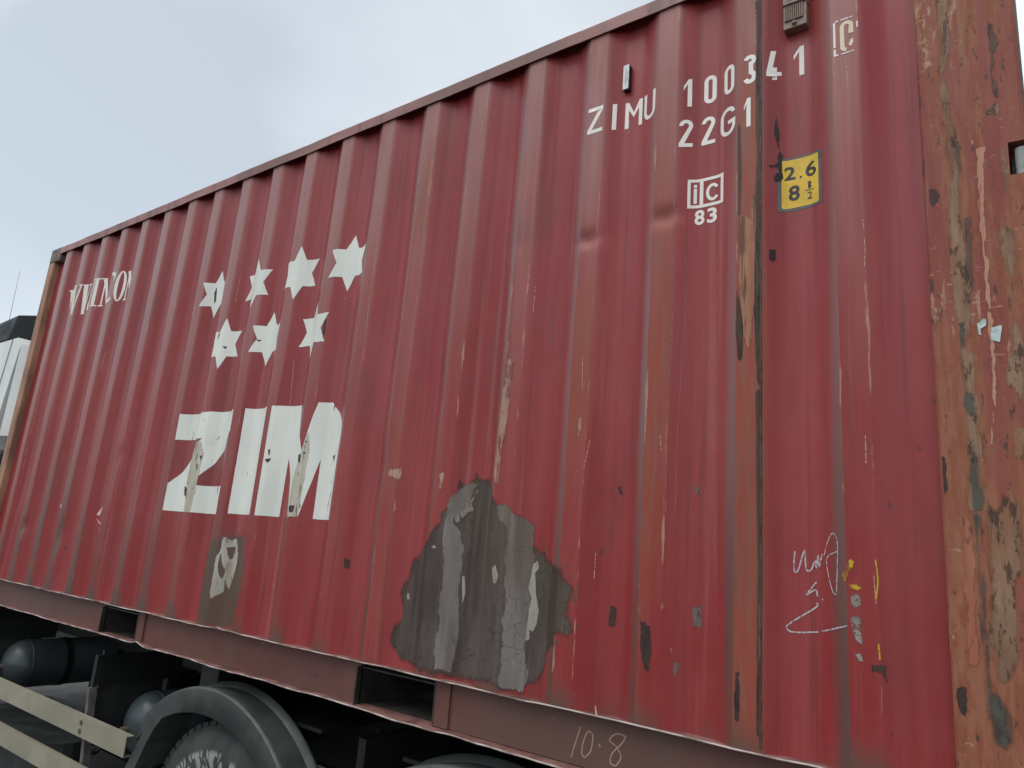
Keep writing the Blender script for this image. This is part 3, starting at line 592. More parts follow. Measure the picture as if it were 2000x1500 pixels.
def on_wall(name, polys, mat, parent, lift=.0007, amp=0.0, bm=None, label=None, sd=False, kmax=.016):
    if bm is None: bm = poly_bm([(ragged(o, amp), [ragged(h, amp) for h in hs]) for o, hs in polys])
    x0 = min(v.co.x for v in bm.verts); x1 = max(v.co.x for v in bm.verts); z0 = min(v.co.z for v in bm.verts); z1 = max(v.co.z for v in bm.verts)
    for c in cols:
        if x0 < c < x1: bmesh.ops.bisect_plane(bm, geom=bm.verts[:] + bm.edges[:] + bm.faces[:], dist=1e-6, plane_co=(c, 0, 0), plane_no=(1, 0, 0))
    for r in rows:
        if z0 < r < z1: bmesh.ops.bisect_plane(bm, geom=bm.verts[:] + bm.edges[:] + bm.faces[:], dist=1e-6, plane_co=(0, 0, r), plane_no=(0, 0, 1))
    if sd:
        bmesh.ops.triangulate(bm, faces=bm.faces[:]); bmesh.ops.subdivide_edges(bm, edges=[e for e in bm.edges if e.calc_length() > .012], cuts=1)
        bmesh.ops.triangulate(bm, faces=bm.faces[:])
        bm.verts.index_update(); F = edge_field([(v.co.x, v.co.z) for v in bm.verts], [L for o, hs in polys for L in [o] + hs], kmax)
    for v in bm.verts: v.co = sheet(v.co.x, v.co.z, lift)
    for f in bm.faces:
        f.normal_update()
        if f.normal.y > 0: f.normal_flip()
    o = obj(name, bm, mat, parent, smooth=True, recalc=False)
    if sd: q = o.data.attributes.new('sd', 'FLOAT', 'POINT'); q.data.foreach_set('value', F)
    if label: o['label'] = label
    return o
def on_plane(name, polys, mat, parent, y, amp=0.0, lift=.0006):
    bm = poly_bm([(ragged(o, amp), hs) for o, hs in polys])
    for v in bm.verts: v.co = Vector((v.co.x, (y(v.co.x) if callable(y) else y) - lift, v.co.z))
    for f in bm.faces:
        f.normal_update()
        if f.normal.y > 0: f.normal_flip()
    return obj(name, bm, mat, parent, recalc=False)
def stroke(path, wd, closed=False):
    """centre line -> outline polygon of that width"""
    n = len(path); L, Rr = [], []
    for i, p in enumerate(path):
        a = path[i - 1] if i > 0 else (path[-1] if closed else None); b = path[i + 1] if i < n - 1 else (path[0] if closed else None)
        d1 = Vector((p[0] - a[0], p[1] - a[1])).normalized() if a else None; d2 = Vector((b[0] - p[0], b[1] - p[1])).normalized() if b else None
        d1 = d1 or d2; d2 = d2 or d1; nn = Vector((-d1.y - d2.y, d1.x + d2.x)); nn = nn.normalized() if nn.length > 1e-6 else Vector((-d1.y, d1.x))
        k = min(2.2, 1 / max(.3, nn.dot(Vector((-d1.y, d1.x))))); h = wd / 2 * k
        L.append((p[0] + nn.x * h, p[1] + nn.y * h)); Rr.append((p[0] - nn.x * h, p[1] - nn.y * h))
    if closed: return (L, [Rr]) if abs(sum(a[0] * b[1] - b[0] * a[1] for a, b in zip(L, L[1:] + L[:1]))) > abs(sum(a[0] * b[1] - b[0] * a[1] for a, b in zip(Rr, Rr[1:] + Rr[:1]))) else (Rr, [L])
    return (L + Rr[::-1], [])
def arcp(cx, cz, rx, rz, a0, a1, n=10): return [(cx + rx * math.cos(R(a0 + (a1 - a0) * i / n)), cz + rz * math.sin(R(a0 + (a1 - a0) * i / n))) for i in range(n + 1)]
def rect(a, b, c, d): return ([(a, c), (b, c), (b, d), (a, d)], [])
def rrect(a, b, c, d, r, n=5): return arcp(b - r, d - r, r, r, 0, 90, n) + arcp(a + r, d - r, r, r, 90, 180, n) + arcp(a + r, c + r, r, r, 180, 270, n) + arcp(b - r, c + r, r, r, 270, 360, n)
def glyph(ch, a, b, c, d, t):
    """container-code letter in the box s a..b, z c..d, stroke t -> list of polys (never overlapping in one plane: joined outlines)"""
    w_, h = b - a, d - c; cx = (a + b) / 2; r = w_ / 2
    if ch == 'I': return [rect(a, b, c, d)]
    if ch == 'Z':
        q = t * 1.25
        return [([(a, c), (b, c), (b, c + t), (a + q, c + t), (b, d - t), (b, d), (a, d), (a, d - t), (b - q, d - t), (a, c + t)], [])]
    if ch == 'M': return [([(a, c), (a + t, c), (a + t, d - .032), (cx, d - .066), (b - t, d - .032), (b - t, c), (b, c), (b, d), (b - t * .9, d), (cx, d - .046), (a + t * .9, d), (a, d)], [])]
    if ch == 'U':
        i = r - t
        return [([(a, d), (a, c + r)] + arcp(cx, c + r, r, r, 180, 360)[1:] + [(b, d), (b - t, d)] + arcp(cx, c + r, i, i, 360, 180) + [(a + t, d)], [])]
    if ch == '0':
        i = r - t
        return [(arcp(cx, d - r, r, r, 0, 180) + arcp(cx, c + r, r, r, 180, 360), [arcp(cx, d - r, i, i, 0, 180) + arcp(cx, c + r, i, i, 180, 360)])]
    if ch == '1': return [([(b - t, c), (b, c), (b, d), (b - t * .8, d), (a, d - .027), (a, d - .043), (b - t, d - .019)], [])]
    if ch == '2':
        i = r - t; e = .35
        return [([(a, c), (b, c), (b, c + t), (a + t * 1.35, c + t)] + arcp(cx, d - r, r, r, -30, 180, 14) + arcp(cx, d - r, i, i, 180, -25, 14) + [(a, c + t * 1.1)], [])]
    if ch == '3':
        i = r - t; zc = c + .062; r2 = (d - c - .044) / 2
        return [stroke(arcp(cx - .001, d - r * .95, r - t / 2, r * .95 - t / 2, 165, -75, 9) + arcp(cx - .001, c + r * 1.15, r - t / 2, r * 1.15 - t / 2, 75, -165, 12), t)]
    if ch == '4':
        st = b - t * .95
        return [([(a, c + .014), (st - t, c + .014), (st - t, c), (st, c), (st, c + .014), (b, c + .014), (b, c + .014 + t), (st, c + .014 + t), (st, c + .045), (st - t, c + .045), (st - t, c + .014 + t), (a + t * 1.15, c + .014 + t), (a + t * 2.1, d), (a + t * .95, d), (a, c + .014 + t)], [])]
    if ch == 'G':
        i = r - t; zm = c + h * .52
        return [(arcp(cx, d - r, r, r, 12, 180, 10) + arcp(cx, c + r, r, r, 180, 360, 10) + [(b, zm), (cx, zm), (cx, zm - t), (b - t, zm - t)] + arcp(cx, c + r, i, i, 360, 180, 10) + arcp(cx, d - r, i, i, 180, 20, 10), [])]
def font_bm(ch, a, b, c, d, bold=.02):
    cu = bpy.data.curves.new('print', 'FONT'); cu.body = ch; cu.offset = bold; cu.resolution_u = 5; o = bpy.data.objects.new('print', cu); C.objects.link(o)
    dg = bpy.context.evaluated_depsgraph_get(); me = bpy.data.meshes.new_from_object(o.evaluated_get(dg)); bm = bmesh.new(); bm.from_mesh(me)
    bpy.data.objects.remove(o); bpy.data.curves.remove(cu); bpy.data.meshes.remove(me)
    bmesh.ops.remove_doubles(bm, verts=bm.verts, dist=1e-5)
    xs = [v.co.x for v in bm.verts]; ys = [v.co.y for v in bm.verts]
    for v in bm.verts: v.co = Vector((a + (v.co.x - min(xs)) / (max(xs) - min(xs)) * (b - a), 0, c + (v.co.y - min(ys)) / (max(ys) - min(ys)) * (d - c)))
    return bm

# ------------------------------------------------------------------ road
bm = bmesh.new()
gs = [-900, -300, -80, -25, -10, -5, 0, 5, 10, 15, 30, 90, 300, 900]
gv = [[bm.verts.new((x, y, -ZB)) for y in gs] for x in gs]
for i in range(len(gs) - 1):
    for j in range(len(gs) - 1): bm.faces.new((gv[i][j], gv[i + 1][j], gv[i + 1][j + 1], gv[i][j + 1]))
road = obj('road', bm, MAT['asphalt']); road['kind'] = 'structure'

# ------------------------------------------------------------------ shipping container
box_t = thing('shipping_container', 'weathered red corrugated steel shipping container lettered in white, carried on a truck', 'shipping container', (3.03, 1.22, 0))
WID = 2.438
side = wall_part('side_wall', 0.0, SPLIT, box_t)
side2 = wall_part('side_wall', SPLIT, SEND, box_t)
def wavy(x, amp=.004): return amp * noise.noise((x * 3.1, 1.2, 7)) + amp * .5 * noise.noise((x * 11, 4.4, 2))
PK = [(1.880, 2.234), (3.908, 4.284)]
def sag(x):
    return -.006 * math.exp(-((x - 4.15) / .16) ** 2) + .010 * math.exp(-((x - 2.31) / .035) ** 2) - .007 * math.exp(-((x - 4.8) / .5) ** 2) - .006 * math.exp(-((x - 2.42) / .06) ** 2)
def strip_rail(name, xs, prof, mat, parent, wob=None, smooth=False):
    """open or closed section (y, z) swept along x; wob(x, i) -> (dy, dz)"""
    bm = bmesh.new(); rings = []
    for x in xs: rings.append([bm.verts.new((x, y + (wob(x, i)[0] if wob else 0), z + (wob(x, i)[1] if wob else 0))) for i, (y, z) in enumerate(prof)])
    n = len(prof)
    for a, b in zip(rings, rings[1:]):
        for i in range(n): bm.faces.new((a[i], a[(i + 1) % n], b[(i + 1) % n], b[i]))
    bm.faces.new(rings[0]); bm.faces.new(rings[-1][::-1])
    return obj(name, bm, mat, parent, smooth)
def lin(a, b, n): return [a + (b - a) * i / n for i in range(n + 1)]
# top rail, near side
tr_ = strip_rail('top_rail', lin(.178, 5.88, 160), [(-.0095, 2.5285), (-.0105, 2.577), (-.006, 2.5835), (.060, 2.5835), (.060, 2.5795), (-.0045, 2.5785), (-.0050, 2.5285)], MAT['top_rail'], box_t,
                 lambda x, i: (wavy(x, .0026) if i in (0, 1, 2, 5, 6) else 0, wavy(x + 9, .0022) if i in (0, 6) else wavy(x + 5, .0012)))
# bottom rail: web with an upper and a lower flange; the web opens at two fork pockets
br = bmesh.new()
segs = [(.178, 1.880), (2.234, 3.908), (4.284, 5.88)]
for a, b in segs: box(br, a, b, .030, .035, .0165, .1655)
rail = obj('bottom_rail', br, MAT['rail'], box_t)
strip_rail('upper_flange', lin(.178, 5.88, 240), [(-.006, .1665), (-.006, .1713), (.060, .1713), (.060, .1665)], MAT['flange'], rail,
           lambda x, i: ((wavy(x * 1.7, .005) if i < 2 else 0), (wavy(x, .004) if i < 2 else 0)))
strip_rail('lower_flange', lin(.178, 5.88, 300), [(-.006, .0117), (-.006, .0163), (.060, .0163), (.060, .0117)], MAT['flange'], rail,
           lambda x, i: ((wavy(x * 1.9 + 3, .005) if i < 2 else 0), ((wavy(x + 20, .0045) + sag(x)) if i < 2 else 0)))
strip_rail('flange_lip', lin(.178, 5.88, 240), [(-.0065, .1672), (-.0095, .1695), (-.0065, .1722), (-.0035, .1722), (-.0035, .1672)], MAT['lip'], rail, lambda x, i: (wavy(x * 1.7, .005), wavy(x, .004) + .007 * math.exp(-((x - 2.98) / .02) ** 2)))
strip_rail('flange_lip', lin(.178, 5.88, 300), [(-.0065, .0112), (-.0095, .0140), (-.0065, .0170), (-.0035, .0170), (-.0035, .0112)], MAT['lip'], rail, lambda x, i: (wavy(x * 1.9 + 3, .005), wavy(x + 20, .0045) + sag(x)))
for (a, b) in PK:
    bm = bmesh.new()
    box(bm, a - .085, a - .001, .0215, .0298, .0168, .1600); obj('pocket_plate', bm, MAT['rail'], rail)
    bm = bmesh.new(); box(bm, b + .001, b + .070, .0215, .0298, .0168, .1600); obj('pocket_plate', bm, MAT['rail'], rail)
    bm = bmesh.new()                                            # steel tunnel for the forks
    box(bm, a - .006, a, .006, 2.40, .0168, .1500); box(bm, b, b + .006, .020, 2.40, .0168, .1500); box(bm, a, b, .028, 2.40, .1440, .1500)
    for x0, x1 in zip(lin(a, b, 8), lin(a, b, 8)[1:]): box(bm, x0, x1, .0605, .30, .010, .0160)
    obj('fork_pocket', bm, simple('pocket_steel', (.038, .034, .029), .6, .6, 6) if (a == PK[0][0]) else bpy.data.materials['pocket_steel'], rail)
# corner castings and posts
def casting(x0, x1, y0, y1, z0, z1):
    bm = bmesh.new(); box(bm, x0, x1, y0, y1, z0, z1, .012)
    return obj('corner_casting', bm, MAT['casting'], box_t)
for (x0, x1) in ((0, .178), (5.880, 6.058)):
    for (y0, y1, ys) in ((-.010, .152, -1), (WID - .152, WID + .010, 1)):
        for (z0, z1) in ((0, .118), (2.473, 2.591)):
            c_ = casting(x0, x1, y0, y1, z0, z1)
            xc, zc = (x0 + x1) / 2, (z0 + z1) / 2
            bm = bmesh.new(); yy = y0 - .0008 if ys < 0 else y1 + .0008
            ov = arcp(xc, zc + .012, .020, .025, 0, 180, 8) + arcp(xc, zc - .012, .020, .025, 180, 360, 8)
            vv = [bm.verts.new((px, yy, pz)) for px, pz in ov]; vi = [bm.verts.new((xc + (px - xc) * .8, yy + (.02 if ys < 0 else -.02), zc + (pz - zc) * .8)) for px, pz in ov]
            bm.faces.new(vi)
            ring = [bm.verts.new((xc + (px - xc) * 1.22, yy + (.0004 if ys < 0 else -.0004), zc + (pz - zc) * 1.18)) for px, pz in ov]
            for i in range(len(ov)): bm.faces.new((ring[i], ring[(i + 1) % len(ov)], vv[(i + 1) % len(ov)], vv[i]))
            obj('aperture', bm, MAT['black_plastic'], c_)
bm = bmesh.new(); prism(bm, [(.002, -.004), (.008, -.008), (.080, -.008), (.088, -.002), (.092, .050), (.002, .10)], 'z', .118, 2.473)
obj('corner_post', bm, MAT['front_post'], box_t)
bm = bmesh.new(); prism(bm, [(.002, WID - .1), (.163, WID - .045), (.160, WID), (.002, WID)], 'z', .118, 2.473); obj('corner_post', bm, MAT['front_post'], box_t)
def post_y(x):                                                  # pressed outline of the door-end post
    pr = [(5.831, .004), (5.836, -.002), (5.845, -.004), (5.878, -.004), (5.890, -.0075), (5.905, -.005), (5.935, -.004), (5.9465, -.0065), (5.957, -.004), (5.985, -.004), (5.997, -.0075), (6.010, -.005), (6.050, -.004), (6.058, .002)]
    for (a, ya), (b, yb) in zip(pr, pr[1:]):
        if a <= x <= b: return ya + (yb - ya) * (x - a) / (b - a)
    return -.004
px_ = [5.831, 5.833, 5.836, 5.840, 5.845, 5.878, 5.884, 5.890, 5.897, 5.905, 5.935, 5.941, 5.9465, 5.952, 5.957, 5.985, 5.991, 5.997, 6.003, 6.010, 6.0195]
out_full = [(x, post_y(x)) for x in px_] + [(6.050, -.004), (6.055, -.002), (6.058, .002)]
out_nar = [(x, post_y(x)) for x in px_]
bm = bmesh.new()
NZ0, NZ1 = 1.622, 1.712
prism(bm, out_full + [(6.058, .10), (5.831, .10)], 'z', .118, NZ0)
prism(bm, out_nar + [(6.0195, .10), (5.831, .10)], 'z', NZ0, NZ1)
prism(bm, out_full + [(6.058, .10), (5.831, .10)], 'z', NZ1, 2.473)
post = obj('corner_post', bm, MAT['post'], box_t); post['label'] = 'scraped and rusted wide corner post at the door end'
bm = bmesh.new(); prism(bm, [(5.831, WID), (5.831, WID - .1), (6.058, WID - .1), (6.058, WID)], 'z', .118, 2.473); obj('corner_post', bm, MAT['post'], box_t)
# the far side, the ends, the roof, the floor
bm = bmesh.new(); rings = []
for (x, y) in corner: rings.append((bm.verts.new((x, WID - y, .165)), bm.verts.new((x, WID - y, 2.53))))
for a, b in zip(rings, rings[1:]): bm.faces.new((a[0], b[0], b[1], a[1]))
obj('side_wall', bm, MAT['top_rail'], box_t)
bm = bmesh.new(); rings = []
for i in range(10):
    y0 = .13 + i * .235
    for (dy, xx) in ((0, .01), (.08, .01), (.12, .055), (.195, .055)): rings.append((bm.verts.new((xx, y0 + dy, .165)), bm.verts.new((xx, y0 + dy, 2.53))))
for a, b in zip(rings, rings[1:]): bm.faces.new((a[0], b[0], b[1], a[1]))
obj('end_wall', bm, MAT['top_rail'], box_t)
bm = bmesh.new(); box(bm, .178, 5.88, WID - .06, WID + .006, 2.516, 2.583); obj('top_rail', bm, MAT['top_rail'], box_t)
bm = bmesh.new(); box(bm, .178, 5.88, WID - .05, WID + .006, .0115, .1715); obj('bottom_rail', bm, MAT['rail'], box_t)
bm = bmesh.new()
for (xa, xb) in ((.01, .07), (5.98, 6.04)):
    for (za, zb) in ((2.500, 2.570), (.012, .16)):
        bm = bmesh.new(); box(bm, xa, xb, .153, WID - .153, za, zb); obj('end_rail', bm, MAT['rail'], box_t)
bm = bmesh.new(); n_ = 54; rr = []
for i in range(n_ * 2):
    x = .07 + (5.98 - .07) * i / (n_ * 2 - 1); z = 2.560 + (.018 if (i // 2) % 2 else 0); rr.append((bm.verts.new((x, .0605, z)), bm.verts.new((x, WID - .0605, z))))
for a, b in zip(rr, rr[1:]): bm.faces.new((a[0], b[0], b[1], a[1]))
obj('roof', bm, MAT['top_rail'], box_t)
bm = bmesh.new(); box(bm, .07, 5.98, .07, WID - .07, .1500, .172); obj('floor', bm, MAT['floor'], box_t)
bm = bmesh.new(); x = .35
while x < 5.8:
    if not any(a - .09 < x < b + .09 for a, b in PK): box(bm, x, x + .045, .062, WID - .062, .020, .149)
    x += .29
cm = obj('crossmember', bm, MAT['floor'], box_t); cm['kind'] = 'stuff'
for (y0, y1, hy) in ((.10, WID / 2 - .004, .05), (WID / 2 + .004, WID - .10, WID - .05)):
    bm = bmesh.new(); box(bm, 5.985, 6.020, y0, y1, .165, 2.495)
    for i in range(5): box(bm, 6.0205, 6.036, y0 + .03, y1 - .03, .30 + i * .45, .50 + i * .45, .006)
    dr = obj('door', bm, MAT['rail'], box_t)
    for f in (.28, .72):
        bm = bmesh.new(); yy = y0 + (y1 - y0) * f; cyl(bm, (6.056, yy, .13), (6.056, yy, 2.53), .017, 14)
        box(bm, 6.0385, 6.062, yy - .05, yy + .05, 1.10, 1.14); box(bm, 6.0385, 6.064, yy - .035, yy + .035, 1.55, 1.60); box(bm, 6.0385, 6.064, yy - .035, yy + .035, .55, .60)
        obj('lock_rod', bm, MAT['casting'], dr)
# hinge in the notch of the near post
bm = bmesh.new(); cyl(bm, (6.046, .016, NZ0 + .004), (6.046, .016, NZ1 - .014), .0145, 20)
hg = obj('hinge', bm, MAT['hinge_grey'], box_t, smooth=False)
bm = bmesh.new(); box(bm, 6.0245, 6.060, .034, .090, NZ0 + .001, NZ1 - .022); obj('hinge_bracket', bm, MAT['dark_steel'], hg)
# ventilator under the top rail
V0 = [sheet(s, 2.30) for s in (5.779, 5.853)]; vx0, vx1 = V0[0].x, V0[1].x - .003; VT = 2.478
bm = bmesh.new(); fy = -.004
prism(bm, [(vx0, DEP + .006), (vx0 + .003, fy), (vx1 - .012, fy), (vx1, fy + .010), (vx1 + .002, DEP - .004)], 'z', 2.360, VT)
box(bm, vx0, vx1, fy + .010, DEP + .004, 2.277, 2.3598, .003)
vent = obj('vent', bm, MAT['vent'], box_t)
bm = bmesh.new()
for i in range(9): box(bm, vx0 + .006 + i * .0064, vx0 + .0086 + i * .0064, fy + .004, fy + .0098, 2.303, 2.358)
for i in range(10): box(bm, vx0 + .005, vx1 - .009, fy + .0055, fy + .0092, 2.304 + i * .0056, 2.306 + i * .0056)
obj('grille', bm, MAT['vent'], vent)
bm = bmesh.new(); box(bm, vx0 + .005, vx1 - .009, fy + .0093, fy + .0099, 2.303, 2.358); obj('grille_backing', bm, MAT['vent_dark'], vent)
bm = bmesh.new(); bmesh.ops.create_uvsphere(bm, u_segments=16, v_segments=8, radius=.0075, matrix=Matrix.Translation((vx0 + .034, fy + .008, 2.291))); obj('bolt', bm, MAT['bolt'], vent, smooth=True)
bm = bmesh.new()
for zz, ww in ((2.378, .036), (2.371, .030)): box(bm, vx0 + .014, vx0 + .014 + ww, fy - .0006, fy + .0004, zz, zz + .0012)
obj('moulded_line', bm, MAT['guard_post'], vent)
# tracking tag
t0, t1 = sheet(5.176, 2.32), sheet(5.197, 2.32)
bm = bmesh.new(); ty = t1.y - .020; box(bm, t0.x + .001, t1.x + .004, ty, t1.y + .001, 2.268, 2.370, .0015); tag_o = obj('tracking_tag', bm, MAT['black_plastic'], box_t)
bm = bmesh.new(); box(bm, t0.x, t1.x + .002, ty - .0012, ty - .0002, 2.272, 2.371); obj('tag_label', bm, MAT['tag_white'], tag_o)
bm = bmesh.new(); random.seed(3)
for i in range(16):
    zz = 2.293 + i * .0042; xa = t0.x + .008 + random.uniform(-.001, .003); box(bm, xa, xa + random.uniform(.001, .005), ty - .0016, ty - .0013, zz, zz + random.uniform(.0012, .003))
box(bm, t0.x + .0165, t0.x + .0175, ty - .0016, ty - .0013, 2.30, 2.345)
obj('fine_print', bm, MAT['guard_post'], tag_o)

# ------------------------------------------------------------------ painted lettering on the side
for (a, b, c, d, chs, t) in ((0, 0, 2.12, 2.225, [('Z', 5.038, 5.100), ('I', 5.135, 5.151), ('M', 5.182, 5.251), ('U', 5.260, 5.322), ('1', 5.426, 5.454), ('0', 5.495, 5.538), ('0', 5.569, 5.614), ('3', 5.648, 5.690), ('4', 5.719, 5.765), ('1', 5.802, 5.833)], .0145),
                             (0, 0, 1.968, 2.070, [('2', 5.414, 5.460), ('2', 5.489, 5.535), ('G', 5.555, 5.620), ('1', 5.650, 5.671)], .0135)):
    for ch, s0, s1 in chs:
        par = side if s1 < SPLIT else side2
        on_wall('letter' if ch.isalpha() else 'digit', glyph(ch, s0, s1, c, d, t), MAT['white2'], par, .0009)
# boxed check digit, half scraped away
t = .0145; a, b, c, d = 5.953, 5.990, 2.127, 2.231; cx = (a + b) / 2; r = (b - a) / 2; i_ = r - t * .8
on_wall('digit', [(arcp(cx, d - r, r, r, -10, 180, 10) + arcp(cx, c + r, r, r, 180, 262, 8) + arcp(cx, c + r, i_, i_, 262, 180, 6) + arcp(cx, d - r, i_, i_, 180, 0, 8) + [(b - t, 2.186), (b, 2.184)], []),
                  ([(5.976, 2.150), (5.981, 2.163), (5.989, 2.166), (5.988, 2.150), (5.983, 2.140), (5.978, 2.142)], [])], MAT['cream'], side2, .0009)
fr = [rect(5.9345, 5.9405, 2.150, 2.236), rect(5.9345, 5.9405, 2.120, 2.144), rect(5.9406, 5.949, 2.236, 2.241), rect(5.9406, 5.947, 2.120, 2.125), rect(5.955, 5.978, 2.2375, 2.2415), rect(5.981, 5.988, 2.238, 2.242), rect(5.956, 5.978, 2.120, 2.124), rect(5.980, 5.990, 2.121, 2.124), rect(5.998, 6.0025, 2.198, 2.219)]
for f_ in fr: on_wall('frame_line', [f_], MAT['white2'], side2, .0009)
# big shipping line name and its seven stars
ZT, ZBt = 1.193, .680
Zp = [(2.410, ZT), (2.948, ZT), (2.948, 1.085), (2.905, 1.035), (2.862, .990), (2.800, .930), (2.740, .880), (2.690, .838), (2.655, .813), (2.948, .813), (2.948, ZBt - .003), (2.417, ZBt), (2.417, .819), (2.470, .862), (2.520, .908), (2.580, .975), (2.640, 1.025), (2.690, 1.054), (2.410, 1.054)]
Mp = [(3.279, .683), (3.420, .683), (3.424, .944), (3.480, .944 + .02), (3.4795, .683), (3.4795, .683)]
Mp = [(3.279, .683), (3.419, .683), (3.427, .948), (3.527, .690), (3.608, .690), (3.676, .944), (3.677, .683), (3.811, .683), (3.811, 1.097), (3.700, 1.194), (3.627, 1.194), (3.566, .975), (3.478, 1.194), (3.279, 1.194)]
for nm, P in (('letter', Zp), ('letter', [(3.036, 1.196), (3.188, 1.193), (3.238, .684), (3.033, .684)][:0] or [(3.035, 1.196), (3.241, 1.193), (3.241, .684), (3.033, .684)]), ('letter', Mp)):
    on_wall(nm, [(ragged(P, .0012, .03), [])], MAT['white'], side, .0010)
STARS = [[(2.517, 2.016), (2.562, 1.939), (2.640, 1.944), (2.600, 1.876), (2.636, 1.802), (2.561, 1.808), (2.516, 1.744), (2.475, 1.802), (2.404, 1.802), (2.444, 1.874), (2.402, 1.944), (2.477, 1.944)]]
def star(cs, cz, rx, rz, rot=0):
    o = []
    for k in range(12):
        a = R(90 + rot + 30 * k); q = 1.0 if k % 2 == 0 else .56; o.append((cs + rx * q * math.cos(a), cz + rz * q * math.sin(a)))
    return o
for cs, cz in ((2.519, 1.876), (2.9375, 1.862), (3.312, 1.862), (3.692, 1.861), (2.7175, 1.560), (3.112, 1.553), (3.495, 1.551)):
    on_wall('star', [(ragged(star(cs, cz, .137, .141, -1), .0012, .02), [])], MAT['white'], side, .0010)
# lessor's name in serif capitals
z0, z1 = 2.008, 2.213; TK, TN, SF = .034, .013, .009
def seg(xa, za, xb, zb, wd): return ([(xa - wd / 2, za), (xa + wd / 2, za), (xb + wd / 2, zb), (xb - wd / 2, zb)], [])
def serif(x0, x1, top): return rect(x0, x1, z1 - SF, z1) if top else rect(x0, x1, z0, z0 + SF)
def W_(a, b):
    w_ = b - a; zt = z1 - SF
    return [[seg(a + w_ * .14, zt, a + w_ * .36, z0 - .02, TK), seg(a + w_ * .50, zt, a + w_ * .72, z0 - .02, TK), serif(a, a + w_ * .29, True), serif(a + w_ * .36, a + w_ * .66, True), serif(a + w_ * .78, b, True)],
            [seg(a + w_ * .36, z0 - .018, a + w_ * .54, zt, TN), seg(a + w_ * .72, z0 - .018, a + w_ * .90, zt, TN)]]
def N_(a, b):
    w_ = b - a; zt = z1 - SF
    return [[seg(a + w_ * .20, zt, a + w_ * .20, z0 + SF, TN), serif(a + w_ * .04, a + w_ * .36, False), serif(a, a + w_ * .32, True), serif(a + w_ * .68, b, True)], [seg(a + w_ * .18, zt - .001, a + w_ * .82, z0 - .004, TK), seg(a + w_ * .84, zt, a + w_ * .84, z0, TN)]]
letters = [[[seg(.422, z1 - SF, .486, z0 - .018, .046), seg(.562, z1 - SF, .600, z0 - .018, .034), serif(.385, .448, True), serif(.532, .592, True), serif(.618, .652, True)], [seg(.488, z0 - .016, .545, z1 - SF, .012), seg(.604, z0 - .016, .638, z1 - SF, .012)]],
           [[seg(.678, z1 - SF, .702, z0 - .018, .036), seg(.770, z1 - SF, .860, z0 - .018, .034), serif(.657, .698, True), serif(.705, .800, True), serif(.868, .905, True)], [seg(.704, z0 - .016, .728, z1 - SF, .012), seg(.861, z0 - .016, .888, z1 - SF, .012)]],
           [[seg(.9165, z0 + SF, .9165, z1 - SF, .036), serif(.878, .955, False), serif(.908, .955, True)]], N_(.958, 1.100),
           [[stroke(arcp(1.160, (z0 + z1) / 2, .046, .098, 48, 310, 22), .022)], [([(1.190, 2.150), (1.201, 2.150), (1.201, 2.216), (1.192, 2.216), (1.184, 2.190)], [])]],
           [[(arcp(1.259, (z0 + z1) / 2, .042, .108, 0, 360, 26)[:-1], [arcp(1.259, (z0 + z1) / 2, .018, .098, 0, 360, 26)[:-1]])]], N_(1.298, 1.425)]
for L in letters:
    for i, layer in enumerate(L): on_wall('letter', layer, MAT['white2'], side, .0009 + .0003 * i)
# round-cornered height plate, frame mark
on_wall('sticker_border', [(rrect(5.751, 5.885, 1.667, 1.843, .010), [])], MAT['sticker_edge'], side2, .0008)
stk = on_wall('height_sticker', [(rrect(5.7625, 5.8730, 1.676, 1.836, .006), [])], MAT['sticker'], side2, .0012, label='yellow height sticker with black figures')
def printed(ch, a, b, c, d, mat, par, lift, bold=.02): return on_wall('digit', None, mat, par, lift, bm=font_bm(ch, a, b, c, d, bold))
for ch, a, b, c, d, bo in (('2', 5.771, 5.803, 1.769, 1.814, .025), ('6', 5.832, 5.865, 1.767, 1.817, .02), ('8', 5.783, 5.815, 1.699, 1.749, .025), ('1', 5.8385, 5.848, 1.729, 1.752, .02), ('2', 5.8365, 5.8505, 1.694, 1.718, .015)):
    printed(ch, a, b, c, d, MAT['ink'], side2, .0016, bo)
on_wall('decimal_point', [rect(5.8155, 5.821, 1.769, 1.776)], MAT['ink'], side2, .0016); on_wall('fraction_bar', [rect(5.831, 5.856, 1.7222, 1.7252)], MAT['ink'], side2, .0016)
on_wall('frame_mark', [([(5.447, 1.744), (5.570, 1.744), (5.570, 1.847), (5.447, 1.847)], [[(5.457, 1.7545), (5.4865, 1.7545), (5.4865, 1.8365), (5.457, 1.8365)], [(5.4985, 1.7545), (5.558, 1.7545), (5.558, 1.8365), (5.4985, 1.8365)]])], MAT['white2'], side, .0009)
on_wall('letter', [rect(5.467, 5.4775, 1.760, 1.8145)], MAT['white2'], side, .0009); on_wall('letter_dot', [rect(5.467, 5.4775, 1.8175, 1.828)], MAT['white2'], side, .0009)
on_wall('letter', [stroke(arcp(5.530, 1.792, .0175, .0255, 35, 325, 18), .010)], MAT['white2'], side, .0009)
printed('8', 5.4715, 5.504, 1.684, 1.7365, MAT['white2'], side, .0009, .03); printed('3', 5.5125, 5.545, 1.684, 1.7365, MAT['white2'], side, .0009, .03)

